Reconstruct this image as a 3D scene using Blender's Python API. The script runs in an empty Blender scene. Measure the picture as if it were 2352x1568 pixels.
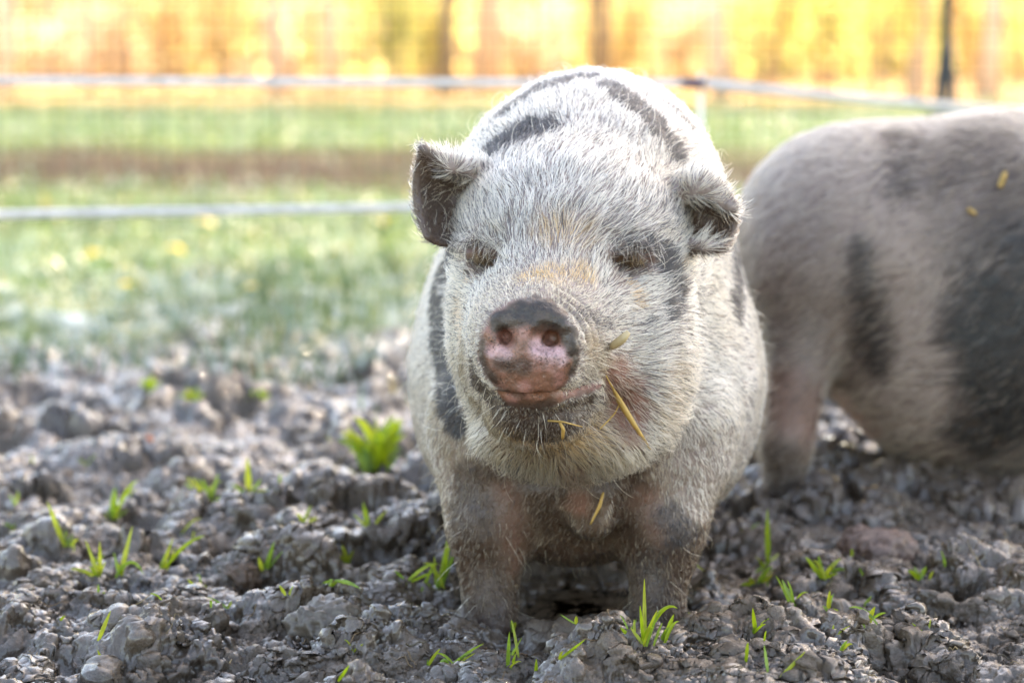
import bpy, math, random
import numpy as np
from mathutils import Vector, Matrix
from mathutils.bvhtree import BVHTree

scene = bpy.context.scene
R = math.radians
rng = np.random.default_rng(11)
random.seed(11)

# ------------------------------------------------------------------ camera
CAM_H = 0.57
PITCH = math.atan((784 - 110) / 5553.0)
FPX = 5553.0                       # focal length in pixels of a 2352 px wide frame
cd = bpy.data.cameras.new('camera')
cd.sensor_width = 36.0
cd.lens = 36.0 * FPX / 2352.0
cd.clip_start = 0.05
cd.clip_end = 2000
cd.dof.use_dof = True
cd.dof.focus_distance = 2.335
cd.dof.aperture_fstop = 3.5
cam = bpy.data.objects.new('camera', cd)
scene.collection.objects.link(cam)
cam.location = (0, 0, CAM_H)
cam.rotation_euler = (math.pi / 2 - PITCH, 0, 0)
scene.camera = cam

# ------------------------------------------------------------------ light
SUN_EL, SUN_AZ = R(40), R(36)      # behind the pigs, a little to the right (azimuth from +Y towards +X)
sun_dir = Vector((math.sin(SUN_AZ) * math.cos(SUN_EL), math.cos(SUN_AZ) * math.cos(SUN_EL), math.sin(SUN_EL)))
ld = bpy.data.lights.new('sun', 'SUN')
ld.energy = 3.6
ld.angle = R(1.2)
ld.color = (1.0, 0.93, 0.82)
sun = bpy.data.objects.new('sun', ld)
scene.collection.objects.link(sun)
sun.location = (3, 10, 12)
sun.rotation_euler = sun_dir.to_track_quat('Z', 'Y').to_euler()

world = bpy.data.worlds.new('World')
scene.world = world
world.use_nodes = True
wn = world.node_tree.nodes
wl = world.node_tree.links
bg = wn['Background']
sky = wn.new('ShaderNodeTexSky')
sky.sky_type = 'NISHITA'
sky.sun_disc = False
sky.sun_elevation = SUN_EL
sky.sun_rotation = SUN_AZ
sky.altitude = 100
sky.air_density = 1.0
sky.dust_density = 1.2
sky.ozone_density = 1.0
wl.new(sky.outputs['Color'], bg.inputs['Color'])
bg.inputs['Strength'].default_value = 0.13

scene.view_settings.view_transform = 'Standard'
scene.view_settings.look = 'None'
scene.view_settings.gamma = 1.0
scene.view_settings.exposure = 2.85
scene.view_settings.use_curve_mapping = False
scene.view_settings.use_white_balance = True      # the camera's white balance, set for the blue open shade
scene.view_settings.white_balance_temperature = 8300
scene.view_settings.white_balance_tint = 13

scene.render.engine = 'CYCLES'
scene.cycles.max_bounces = 10
scene.cycles.diffuse_bounces = 4
scene.cycles.glossy_bounces = 4
scene.cycles.transmission_bounces = 8
scene.cycles.transparent_max_bounces = 8
scene.cycles.sample_clamp_indirect = 8.0
scene.cycles.use_denoising = True
scene.cycles.caustics_reflective = False
scene.cycles.caustics_refractive = False


def P(u, v, D):
    """A point of the place: where the sight line through picture point (u, v) is D metres in front of the camera."""
    a = (u - 1176) / FPX
    b = -(v - 784) / FPX
    d = np.array([a, math.cos(PITCH) + b * math.sin(PITCH), -math.sin(PITCH) + b * math.cos(PITCH)])
    d = d * (D / d[1])
    return np.array([d[0], d[1], CAM_H + d[2]])


def ray(u, v):
    return Vector(P(u, v, 1.0) - np.array([0, 0, CAM_H])).normalized()


# ------------------------------------------------------------------ helpers
def tag(o, label=None, cat=None, group=None, kind=None):
    if label: o['label'] = label
    if cat: o['category'] = cat
    if group: o['group'] = group
    if kind: o['kind'] = kind
    return o


def link(o, parent=None):
    scene.collection.objects.link(o)
    if parent is not None:
        o.parent = parent
        o.matrix_parent_inverse = parent.matrix_world.inverted() if parent.matrix_world != Matrix() else Matrix()
    return o


def empty(name, loc=(0, 0, 0)):
    e = bpy.data.objects.new(name, None)
    e.empty_display_size = 0.05
    e.location = loc
    e.matrix_world = Matrix.Translation(Vector(loc))
    scene.collection.objects.link(e)
    return e


def mesh_obj(name, V, F, mat=None, parent=None, smooth=True, cols=None):
    """V (n,3), F list or (m,k) array of world-space vertices; one mesh object, origin at the parent or at its own base."""
    V = np.asarray(V, dtype=np.float64)
    if parent is not None:
        org = np.array(parent.matrix_world.translation)
    else:
        org = np.array([V[:, 0].mean(), V[:, 1].mean(), V[:, 2].min()])
    me = bpy.data.meshes.new(name)
    F = np.asarray(F)
    n, m, k = len(V), len(F), F.shape[1]
    me.vertices.add(n)
    me.vertices.foreach_set('co', (V - org).astype(np.float32).ravel())
    me.loops.add(m * k)
    me.loops.foreach_set('vertex_index', F.astype(np.int32).ravel())
    me.polygons.add(m)
    me.polygons.foreach_set('loop_start', np.arange(0, m * k, k, dtype=np.int32))
    me.polygons.foreach_set('use_smooth', np.full(m, smooth, dtype=bool))
    me.update(calc_edges=True)
    if cols:
        for cname, arr in cols.items():
            arr = np.asarray(arr, dtype=np.float32)
            if arr.ndim == 1:
                at = me.attributes.new(cname, 'FLOAT', 'POINT')
                at.data.foreach_set('value', arr)
            else:
                at = me.attributes.new(cname, 'FLOAT_COLOR', 'POINT')
                c4 = np.ones((n, 4), dtype=np.float32)
                c4[:, :3] = arr
                at.data.foreach_set('color', c4.ravel())
    if mat: me.materials.append(mat)
    o = bpy.data.objects.new(name, me)
    scene.collection.objects.link(o)
    if parent is not None:
        o.parent = parent
    else:
        o.location = org
    return o


def tube(pts, radii, n=8):
    """Vertices and quads of a tube through pts, plus end caps drawn to a point."""
    pts = np.asarray(pts, float)
    m = len(pts)
    radii = np.broadcast_to(np.asarray(radii, float), (m,))
    V, F = [], []
    tang = np.gradient(pts, axis=0)
    tang /= np.linalg.norm(tang, axis=1)[:, None] + 1e-12
    up = np.array([0, 0, 1.0]) if abs(tang[0][2]) < 0.9 else np.array([1.0, 0, 0])
    for i in range(m):
        s = np.cross(tang[i], up); s /= np.linalg.norm(s) + 1e-12
        w = np.cross(s, tang[i])
        up = w
        for j in range(n):
            a = 2 * math.pi * j / n
            V.append(pts[i] + radii[i] * (math.cos(a) * s + math.sin(a) * w))
    for i in range(m - 1):
        for j in range(n):
            F.append((i * n + j, i * n + (j + 1) % n, (i + 1) * n + (j + 1) % n, (i + 1) * n + j))
    c0, c1 = len(V), len(V) + 1
    V.append(pts[0]); V.append(pts[-1])
    for j in range(n):
        F.append((c0, (j + 1) % n, j, j))
        F.append((c1, (m - 1) * n + j, (m - 1) * n + (j + 1) % n, (m - 1) * n + (j + 1) % n))
    return np.array(V), F


def tube_obj(name, pts, radii, mat, parent=None, n=8, cols=None):
    V, F = tube(pts, radii, n)
    quads = [f for f in F if f[2] != f[3]]
    tris = [f[:3] for f in F if f[2] == f[3]]
    org = np.array(parent.matrix_world.translation) if parent is not None else V.min(0) * [0, 0, 1] + V.mean(0) * [1, 1, 0]
    me = bpy.data.meshes.new(name)
    me.from_pydata((V - org).tolist(), [], quads + tris)
    me.polygons.foreach_set('use_smooth', np.ones(len(me.polygons), dtype=bool))
    me.materials.append(mat)
    o = bpy.data.objects.new(name, me)
    scene.collection.objects.link(o)
    if parent is not None: o.parent = parent
    else: o.location = org
    return o


# ------------------------------------------------------------------ noise
def _h2(ix, iy, seed):
    h = (ix.astype(np.int64) * 374761393 + iy.astype(np.int64) * 668265263 + seed * 982451653) & 0xFFFFFFFF
    h = ((h ^ (h >> 13)) * 1274126177) & 0xFFFFFFFF
    h = ((h ^ (h >> 16)) * 2246822519) & 0xFFFFFFFF
    return ((h ^ (h >> 15)) & 0xFFFFFF).astype(np.float32) / 16777216.0


def noise2(x, y, seed=0):
    ix, iy = np.floor(x), np.floor(y)
    fx, fy = (x - ix).astype(np.float32), (y - iy).astype(np.float32)
    ux, uy = fx * fx * fx * (fx * (fx * 6 - 15) + 10), fy * fy * fy * (fy * (fy * 6 - 15) + 10)
    def g(dx, dy):
        a = _h2(ix + dx, iy + dy, seed) * (2 * math.pi)
        return np.cos(a) * (fx - dx) + np.sin(a) * (fy - dy)
    n0 = g(0, 0) * (1 - ux) + g(1, 0) * ux
    n1 = g(0, 1) * (1 - ux) + g(1, 1) * ux
    return (n0 * (1 - uy) + n1 * uy) * 1.4


def fbm2(x, y, seed=0, octv=4, gain=0.5, lac=2.03):
    s, a = 0.0, 1.0
    for o in range(octv):
        s = s + a * noise2(x, y, seed + o * 17)
        x, y, a = x * lac + 3.1, y * lac + 1.7, a * gain
    return s


def _h3(ix, iy, iz, seed):
    return _h2(ix + iz * 7919, iy + iz * 104729, seed)


def noise3(p, seed=0):
    """Smooth value noise in [-1, 1]."""
    i = np.floor(p)
    f = p - i
    u = f * f * (3 - 2 * f)
    ix, iy, iz = i[:, 0], i[:, 1], i[:, 2]
    out = 0
    for dx in (0, 1):
        for dy in (0, 1):
            for dz in (0, 1):
                w = (u[:, 0] if dx else 1 - u[:, 0]) * (u[:, 1] if dy else 1 - u[:, 1]) * (u[:, 2] if dz else 1 - u[:, 2])
                out = out + w * _h3(ix + dx, iy + dy, iz + dz, seed)
    return out * 2 - 1


def worley2(x, y, seed=0):
    ix, iy = np.floor(x), np.floor(y)
    f1 = np.full(x.shape, 9.0, np.float32); f2 = f1.copy(); cid = np.zeros(x.shape, np.float32)
    for dx in (-1, 0, 1):
        for dy in (-1, 0, 1):
            cx, cy = ix + dx, iy + dy
            px, py = cx + _h2(cx, cy, seed), cy + _h2(cx, cy, seed + 5)
            d = np.sqrt((px - x) ** 2 + (py - y) ** 2).astype(np.float32)
            near = d < f1
            f2 = np.where(near, f1, np.minimum(f2, d))
            cid = np.where(near, _h2(cx, cy, seed + 9), cid)
            f1 = np.where(near, d, f1)
    return f1, f2, cid


def sstep(a, b, x):
    t = np.clip((x - a) / (b - a), 0, 1)
    return t * t * (3 - 2 * t)


# ------------------------------------------------------------------ sculpting: smooth solids on a grid, skinned into one mesh
class Clay:
    def __init__(self, X, Y, Z):
        self.ax = [np.asarray(a, np.float32) for a in (X, Y, Z)]
        self.F = np.full((len(X), len(Y), len(Z)), 1.0, np.float32)

    def box(self, lo, hi):
        sl = []
        for a, l, h in zip(self.ax, lo, hi):
            i0 = max(0, int(np.searchsorted(a, l)) - 1)
            i1 = min(len(a), int(np.searchsorted(a, h)) + 1)
            if i1 <= i0: return None, None
            sl.append(slice(i0, i1))
        g = np.meshgrid(self.ax[0][sl[0]], self.ax[1][sl[1]], self.ax[2][sl[2]], indexing='ij', sparse=True)
        return tuple(sl), g

    def put(self, sl, d, k, cut=False):
        A = self.F[sl]
        if cut:
            d = -d
            h = np.maximum(k - np.abs(A - d), 0) / k
            self.F[sl] = np.maximum(A, d) + h * h * k * 0.25
        else:
            h = np.maximum(k - np.abs(A - d), 0) / k
            self.F[sl] = np.minimum(A, d) - h * h * k * 0.25

    def ell(self, c, r, k=0.03, rot=None, cut=False):
        c = np.asarray(c, np.float32); r = np.asarray(r, np.float32)
        m = r.max() + k + 0.02
        sl, g = self.box(c - m, c + m)
        if sl is None: return
        p = [g[i] - c[i] for i in range(3)]
        if rot is not None:
            M = np.array(rot.to_matrix()).T if hasattr(rot, 'to_matrix') else np.asarray(rot).T
            p = [M[i][0] * p[0] + M[i][1] * p[1] + M[i][2] * p[2] for i in range(3)]
        k0 = np.sqrt(sum((p[i] / r[i]) ** 2 for i in range(3)))
        k1 = np.sqrt(sum((p[i] / r[i] ** 2) ** 2 for i in range(3))) + 1e-9
        self.put(sl, (k0 * (k0 - 1) / k1).astype(np.float32), k, cut)

    def cone(self, a, b, r1, r2, k=0.03, cut=False):
        a = np.asarray(a, np.float32); b = np.asarray(b, np.float32)
        m = max(r1, r2) + k + 0.02
        sl, g = self.box(np.minimum(a, b) - m, np.maximum(a, b) + m)
        if sl is None: return
        ba = b - a
        p = [g[i] - a[i] for i in range(3)]
        t = np.clip((p[0] * ba[0] + p[1] * ba[1] + p[2] * ba[2]) / float((ba * ba).sum()), 0, 1)
        d = np.sqrt(sum((p[i] - t * ba[i]) ** 2 for i in range(3))) - (r1 + (r2 - r1) * t)
        self.put(sl, d.astype(np.float32), k, cut)

    def chain(self, pts, rad, k=0.01, cut=False):
        for i in range(len(pts) - 1):
            self.cone(pts[i], pts[i + 1], rad[i], rad[i + 1], k, cut)

    def disc(self, c, n, r, h, rnd, k=0.01):
        """A rounded cylinder with centre c, axis n, radius r, half thickness h."""
        c = np.asarray(c, np.float32); n = np.asarray(n, np.float32); n = n / np.linalg.norm(n)
        m = r + k + 0.02
        sl, g = self.box(c - m, c + m)
        p = [g[i] - c[i] for i in range(3)]
        t = p[0] * n[0] + p[1] * n[1] + p[2] * n[2]
        q = np.sqrt(np.maximum(sum((p[i] - t * n[i]) ** 2 for i in range(3)), 0))
        dx, dy = q - (r - rnd), np.abs(t) - (h - rnd)
        d = np.minimum(np.maximum(dx, dy), 0) + np.sqrt(np.maximum(dx, 0) ** 2 + np.maximum(dy, 0) ** 2) - rnd
        self.put(sl, d.astype(np.float32), k)

    def plate(self, c, n, rx, rz, h, k=0.01):
        """A flat-faced rounded plate with half sizes rx, rz and half thickness h along n."""
        c = np.asarray(c, np.float32); n = np.asarray(n, np.float32); n = n / np.linalg.norm(n)
        s = np.cross(n, [0, 0, 1.0]); s /= np.linalg.norm(s); w = np.cross(s, n)
        m = max(rx, rz) + k + 0.02
        sl, g = self.box(c - m, c + m)
        p = [g[i] - c[i] for i in range(3)]
        t, a, b = (p[0] * v[0] + p[1] * v[1] + p[2] * v[2] for v in (n, s, w))
        q = ((a / rx) ** 2 + (b / rz) ** 2) ** 2 + (t / h) ** 4
        self.put(sl, ((q ** 0.25 - 1) * h).astype(np.float32), k)

    def egg(self, c, r, e, pw, k=0.05):
        """A barrel: half width shrinks towards the top by e; pw squares the section."""
        c = np.asarray(c, np.float32); r = np.asarray(r, np.float32)
        m = r + k + 0.03
        sl, g = self.box(c - m, c + m)
        zn = (g[2] - c[2]) / r[2]
        xn = (g[0] - c[0]) / (r[0] * (1 - e * np.clip(zn, -1.2, 1.2)))
        yn = (g[1] - c[1]) / r[1]
        q = (np.abs(xn) ** pw + np.abs(zn) ** pw + np.abs(yn) ** 2.6) ** (1 / pw)
        self.put(sl, ((q - 1) * min(r[0], r[2])).astype(np.float32), k)

    def cloud(self, pts, rad, k=0.006):
        """Thickened sheet given as many sample points."""
        pts = np.asarray(pts, np.float32)
        m = rad + k + 0.006
        sl, g = self.box(pts.min(0) - m, pts.max(0) + m)
        shp = self.F[sl].shape
        G = np.stack([np.broadcast_to(a, shp).ravel() for a in g], 1)
        d = np.full(len(G), 9.0, np.float32)
        q2 = (pts ** 2).sum(1)
        for i in range(0, len(G), 20000):
            Gi = G[i:i + 20000]
            dd = (Gi ** 2).sum(1)[:, None] + q2[None] - 2 * Gi @ pts.T
            d[i:i + 20000] = np.sqrt(np.maximum(dd.min(1), 0))
        self.put(sl, d.reshape(shp) - rad, k)

    def hit(self, u, v, inset=0.0):
        """The point of the present surface seen through picture point (u, v), pushed in by inset metres."""
        D = np.arange(2.17, 3.4, 0.0008)
        p0, p1 = P(u, v, 1.0) - [0, 0, CAM_H], None
        q = p0[None] * D[:, None] + [0, 0, CAM_H]
        ix = [np.clip(np.searchsorted(self.ax[i], q[:, i]), 1, len(self.ax[i]) - 1) for i in range(3)]
        w = [np.clip((q[:, i] - self.ax[i][ix[i] - 1]) / (self.ax[i][ix[i]] - self.ax[i][ix[i] - 1]), 0, 1) for i in range(3)]
        f = 0
        for a in (0, 1):
            for b in (0, 1):
                for c in (0, 1):
                    ww = (w[0] if a else 1 - w[0]) * (w[1] if b else 1 - w[1]) * (w[2] if c else 1 - w[2])
                    f = f + ww * self.F[ix[0] - 1 + a, ix[1] - 1 + b, ix[2] - 1 + c]
        k = int(np.argmax(f < 0))
        return P(u, v, D[k] + inset)

    def skin(self, smooth=1):
        F = self.F
        X, Y, Z = self.ax
        ins = F < 0
        c = np.zeros((F.shape[0] - 1, F.shape[1] - 1, F.shape[2] - 1), np.int8)
        S = [slice(0, -1), slice(1, None)]
        for a in (0, 1):
            for b in (0, 1):
                for d in (0, 1):
                    c += ins[S[a], S[b], S[d]]
        act = (c > 0) & (c < 8)
        I, J, K = np.nonzero(act)
        idx = np.full(act.shape, -1, np.int32)
        idx[I, J, K] = np.arange(len(I))
        acc = np.zeros((len(I), 3)); cnt = np.zeros(len(I))
        corners = [(a, b, d) for a in (0, 1) for b in (0, 1) for d in (0, 1)]
        for c0 in corners:
            for axn in range(3):
                if c0[axn] == 1: continue
                c1 = list(c0); c1[axn] = 1
                f0 = F[I + c0[0], J + c0[1], K + c0[2]]; f1 = F[I + c1[0], J + c1[1], K + c1[2]]
                s = (f0 < 0) != (f1 < 0)
                t = np.where(s, f0 / np.where(s, f0 - f1, 1), 0)
                p0 = np.stack([X[I + c0[0]], Y[J + c0[1]], Z[K + c0[2]]], 1)
                p1 = np.stack([X[I + c1[0]], Y[J + c1[1]], Z[K + c1[2]]], 1)
                acc += (p0 + (p1 - p0) * t[:, None]) * s[:, None]
                cnt += s
        V = acc / cnt[:, None]
        quads = []
        A = F[:-1, 1:-1, 1:-1] < 0; B = F[1:, 1:-1, 1:-1] < 0
        i, j, k = np.nonzero(A != B); fl = A[i, j, k]
        q = np.stack([idx[i, j, k], idx[i, j + 1, k], idx[i, j + 1, k + 1], idx[i, j, k + 1]], 1)
        quads.append(np.where(fl[:, None], q, q[:, ::-1]))
        A = F[1:-1, :-1, 1:-1] < 0; B = F[1:-1, 1:, 1:-1] < 0
        i, j, k = np.nonzero(A != B); fl = A[i, j, k]
        q = np.stack([idx[i, j, k], idx[i, j, k + 1], idx[i + 1, j, k + 1], idx[i + 1, j, k]], 1)
        quads.append(np.where(fl[:, None], q, q[:, ::-1]))
        A = F[1:-1, 1:-1, :-1] < 0; B = F[1:-1, 1:-1, 1:] < 0
        i, j, k = np.nonzero(A != B); fl = A[i, j, k]
        q = np.stack([idx[i, j, k], idx[i + 1, j, k], idx[i + 1, j + 1, k], idx[i, j + 1, k]], 1)
        quads.append(np.where(fl[:, None], q, q[:, ::-1]))
        Q = np.concatenate(quads)
        for _ in range(smooth):
            s = np.zeros_like(V); n = np.zeros(len(V))
            for a in range(4):
                for b in (Q[:, (a + 1) % 4],):
                    np.add.at(s, Q[:, a], V[b]); np.add.at(n, Q[:, a], 1)
                    np.add.at(s, b, V[Q[:, a]]); np.add.at(n, b, 1)
            V = V * 0.5 + 0.5 * s / n[:, None]
        return V, Q


def vert_normals(V, Q):
    n = np.cross(V[Q[:, 2]] - V[Q[:, 0]], V[Q[:, 3]] - V[Q[:, 1]])
    N = np.zeros_like(V)
    for a in range(4):
        np.add.at(N, Q[:, a], n)
    return N / (np.linalg.norm(N, axis=1)[:, None] + 1e-12)


def grow_axis(lo, fine_hi, hi, s0, s1):
    a = list(np.arange(lo, fine_hi, s0)); s = s0
    while a[-1] < hi:
        s = min(s1, s * 1.06); a.append(a[-1] + s)
    return np.array(a)


# ------------------------------------------------------------------ the pig in front: one continuous body
def patch9(rows, n=34, bend=None):
    """Points of a smooth sheet through a 3 x 3 net of (u, v, D)."""
    C = np.array([[P(*c) for c in r] for r in rows])
    t = np.linspace(0, 1, n)
    L = np.stack([2 * (t - .5) * (t - 1), -4 * t * (t - 1), 2 * t * (t - .5)], 1)
    return np.einsum('ia,jb,abc->ijc', L, L, C).reshape(-1, 3)


EARS = {}


def sculpt_pig():
    cl = Clay(np.arange(-0.135, 0.345, 0.0025), grow_axis(2.17, 2.53, 3.42, 0.0025, 0.011), np.arange(-0.09, 0.57, 0.0026))
    # trunk
    cl.egg((0.087, 2.885, 0.240), (0.199, 0.42, 0.243), 0.27, 2.12, 0.05)
    cl.ell(P(1372, 460, 2.74), (0.098, 0.20, 0.105), 0.07)
    # rump and hind legs
    cl.ell((0.118, 3.10, 0.265), (0.168, 0.22, 0.225), 0.06)
    for sx in (-0.10, 0.125):
        cl.cone((0.10 + sx, 3.12, 0.20), (0.105 + sx * 1.05, 3.16, 0.07), 0.085, 0.045, 0.05)
        cl.cone((0.105 + sx * 1.05, 3.16, 0.07), (0.105 + sx * 1.05, 3.13, -0.07), 0.042, 0.034, 0.03)
    # chest between the front legs and its hanging tip
    cl.ell(P(1325, 1000, 2.56), (0.135, 0.10, 0.12), 0.05)
    cl.ell(P(1315, 1195, 2.60), (0.075, 0.09, 0.040), 0.04)
    cl.cone(P(1335, 1085, 2.475), P(1362, 1195, 2.465), 0.040, 0.017, 0.03)
    # front legs
    cl.cone(P(1135, 1010, 2.57), P(1120, 1200, 2.52), 0.066, 0.038, 0.04)
    cl.cone(P(1120, 1200, 2.52), P(1128, 1440, 2.50), 0.033, 0.028, 0.03)
    cl.cone(P(1520, 1010, 2.57), P(1528, 1200, 2.52), 0.070, 0.040, 0.04)
    cl.cone(P(1528, 1200, 2.52), P(1505, 1440, 2.50), 0.035, 0.029, 0.03)
    # neck
    cl.cone(P(1310, 600, 2.50), P(1356, 475, 2.72), 0.110, 0.122, 0.06)
    cl.cone(P(1308, 560, 2.475), P(1356, 420, 2.66), 0.080, 0.098, 0.09)
    cl.ell(P(1345, 425, 2.60), (0.128, 0.12, 0.082), 0.06)
    # skull, jowls
    cl.ell(P(1302, 585, 2.455), (0.104, 0.10, 0.098), 0.045)
    cl.ell(P(1312, 800, 2.455), (0.101, 0.105, 0.120), 0.04)
    cl.ell(P(1172, 800, 2.43), (0.042, 0.07, 0.080), 0.045)
    cl.ell(P(1462, 840, 2.435), (0.050, 0.075, 0.090), 0.045)
    # bridge and muzzle
    cl.cone(P(1275, 640, 2.40), P(1232, 770, 2.31), 0.062, 0.052, 0.05)
    cl.cone(P(1255, 770, 2.40), P(1218, 790, 2.285), 0.082, 0.053, 0.045)
    cl.ell(P(1330, 850, 2.36), (0.042, 0.05, 0.030), 0.03)           # upper lip on the right
    cl.ell(P(1135, 850, 2.345), (0.028, 0.05, 0.028), 0.022)
    # lower jaw and chin
    cl.cone(P(1275, 960, 2.42), P(1210, 930, 2.288), 0.052, 0.020, 0.020)
    cl.ell(P(1236, 958, 2.318), (0.046, 0.045, 0.026), 0.025)
    cl.ell(P(1290, 1010, 2.39), (0.085, 0.06, 0.035), 0.03)
    # snout disc
    ax = P(1212, 800, 2.235) - P(1262, 760, 2.42)
    ax = ax / np.linalg.norm(ax)
    cl.plate(P(1216, 778, 2.252), ax, 0.0470, 0.0355, 0.017, 0.010)
    cl.plate(P(1210, 845, 2.256), ax, 0.0335, 0.0240, 0.015, 0.012)
    cl.ell(P(1306, 770, 2.262), (0.014, 0.014, 0.022), 0.010)
    cl.ell(P(1222, 716, 2.262), (0.030, 0.016, 0.010), 0.012)         # bulging upper rim
    cl.ell(P(1215, 878, 2.264), (0.024, 0.016, 0.010), 0.012)         # lower rim, down to the lip
    # nostrils
    nl, nr = P(1157, 778, 2.228), P(1262, 780, 2.229)
    for c, rx, rz in ((nl, 0.0090, 0.0092), (nr, 0.0128, 0.0098)):
        cl.ell(c - 0.003 * ax, (rx + 0.004, 0.008, rz + 0.004), 0.006, cut=True)
        cl.cone(c, c - 0.024 * ax, rz, rz * 0.7, 0.004, cut=True)
    cl.ell(P(1128, 805, 2.234), (0.003, 0.008, 0.0045), 0.004, cut=True)
    # mouth line
    def along(pts, inset=0.0):
        return [cl.hit(u, v, inset) for u, v in pts]
    cl.chain(along([(1136, 896), (1152, 904), (1180, 910), (1235, 909), (1285, 899), (1330, 893), (1375, 876)], 0.002), [0.0015, 0.003, 0.0045, 0.0045, 0.0034, 0.0022, 0.001], 0.005, cut=True)
    # lower lip with its row of small folds on the right
    cl.chain(along([(1230, 928), (1270, 916), (1320, 906), (1385, 880)], 0.003), [0.005, 0.006, 0.006, 0.003], 0.008)
    folds = [(along([(1288 + 11.5 * i, 905 - 3.4 * i)], 0.001)[0], along([(1298 + 11.5 * i, 930 - 3.6 * i)], 0.001)[0]) for i in range(9)]
    for a, b in folds:
        cl.cone(a, b, 0.0024, 0.0017, 0.002)
    # folds behind the disc at upper right
    for rr in (1.10, 1.22, 1.36):
        cl.chain(along([(1216 + 120 * rr * math.sin(a), 797 - 110 * rr * math.cos(a)) for a in np.linspace(0.35, 1.5, 9)]), [0.0012, 0.002, 0.0026, 0.0026, 0.0026, 0.0026, 0.0026, 0.002, 0.0012], 0.004, cut=True)
    # eyes: sockets, brow folds, closed lids
    for (u, v, s) in ((1108, 590, -1), (1450, 596, 1)):
        c = cl.hit(u, v)
        cl.ell(c + [0, -0.006, 0], (0.020, 0.020, 0.016), 0.020, cut=True)
        c = cl.hit(u, v)
        cl.ell(c + [0, .004, .002], (0.0165, 0.009, 0.0095), 0.006)        # upper lid over the ball
        cl.ell(c + [.002 * s, .004, -.0115], (0.018, 0.008, 0.0065), 0.006)  # lower lid
        br = along([(u - 42, v - 30), (u - 6, v - 44), (u + 38, v - 30)], 0.003)
        cl.chain(br, [0.005, 0.008, 0.005], 0.014)
        cl.chain(along([(u - 34, v + 10), (u, v + 15), (u + 34, v + 9)]), [0.0026, 0.0036, 0.0026], 0.003, cut=True)
        cl.chain(along([(u - 36, v - 22), (u, v - 29), (u + 36, v - 18)]), [0.0026, 0.0042, 0.0026], 0.004, cut=True)
        cl.chain(along([(u - 40, v + 30), (u - 8, v + 38), (u + 30, v + 28)]), [0.0016, 0.0024, 0.0016], 0.004, cut=True)
        cl.chain(along([(u - 46, v - 46), (u - 4, v - 62), (u + 44, v - 48)]), [0.002, 0.0034, 0.002], 0.010, cut=True)
        for q in (-1, 1):
            cl.chain(along([(u + q * 40, v + 6), (u + q * 62, v + 2 + 12 * q)]), [0.0024, 0.0012], 0.005, cut=True)
        cl.chain(along([(u - 30, v + 46), (u + 4, v + 52), (u + 34, v + 42)]), [0.0018, 0.0026, 0.0018], 0.005, cut=True)
    # creases: chin against chest, cheek fold, fold behind the jowl
    cl.chain(along([(1120, 1050), (1210, 1090), (1310, 1100), (1410, 1090), (1510, 1045)]), [0.007, 0.010, 0.010, 0.010, 0.007], 0.020, cut=True)
    cl.chain(along([(1398, 880), (1418, 925), (1420, 980)]), [0.003, 0.004, 0.002], 0.014, cut=True)
    cl.chain(along([(1560, 640), (1582, 760), (1586, 880)]), [0.003, 0.005, 0.003], 0.012, cut=True)
    # ears
    earL = patch9([[(1110, 384, 2.485), (1040, 386, 2.452), (968, 342, 2.440)],
                   [(1092, 462, 2.478), (1024, 455, 2.484), (958, 445, 2.450)],
                   [(1070, 546, 2.445), (1024, 560, 2.440), (980, 543, 2.430)]])
    cl.cloud(earL, 0.0042)
    cl.chain([P(1104, 395, 2.475), P(1035, 378, 2.448), P(974, 345, 2.438)], [0.012, 0.010, 0.006], 0.008)
    earR = patch9([[(1545, 425, 2.485), (1618, 398, 2.462), (1684, 470, 2.445)],
                   [(1560, 500, 2.482), (1625, 503, 2.488), (1686, 512, 2.462)],
                   [(1575, 574, 2.445), (1622, 578, 2.440), (1668, 572, 2.440)]])
    cl.cloud(earR, 0.0042)
    cl.chain([P(1548, 440, 2.475), P(1615, 425, 2.452), P(1680, 478, 2.440)], [0.014, 0.012, 0.006], 0.010)
    cl.cone(P(1612, 410, 2.46), P(1622, 386, 2.465), 0.006, 0.003, 0.006)
    cl.chain([P(1580, 560, 2.445), P(1625, 566, 2.436), P(1662, 566, 2.438)], [0.007, 0.007, 0.005], 0.006)
    EARS['l'], EARS['r'] = earL, earR
    V, Q = cl.skin(1)
    return V, Q


PV, PQ = sculpt_pig()
PN = vert_normals(PV, PQ)
_sn = 1 - sstep(0.045, 0.062, np.linalg.norm(PV - P(1212, 805, 2.24), axis=1))
PV = PV + PN * (_sn * (0.0011 * noise3(PV * 150, 401) + 0.0009 * noise3(PV * 310, 402)))[:, None]
PV = PV + PN * (0.0016 * noise3(PV * 34, 403) * (1 - _sn))[:, None]
PN = vert_normals(PV, PQ)
print('pig', len(PV), len(PQ))
pig_bvh = BVHTree.FromPolygons([tuple(v) for v in PV], PQ.tolist())


def on_pig(u, v):
    """The place on the pig's body seen through (u, v)."""
    loc, nor, i, d = pig_bvh.ray_cast(Vector((0, 0, CAM_H)), ray(u, v))
    return (np.array(loc), np.array(nor)) if loc is not None else (None, None)


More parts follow.
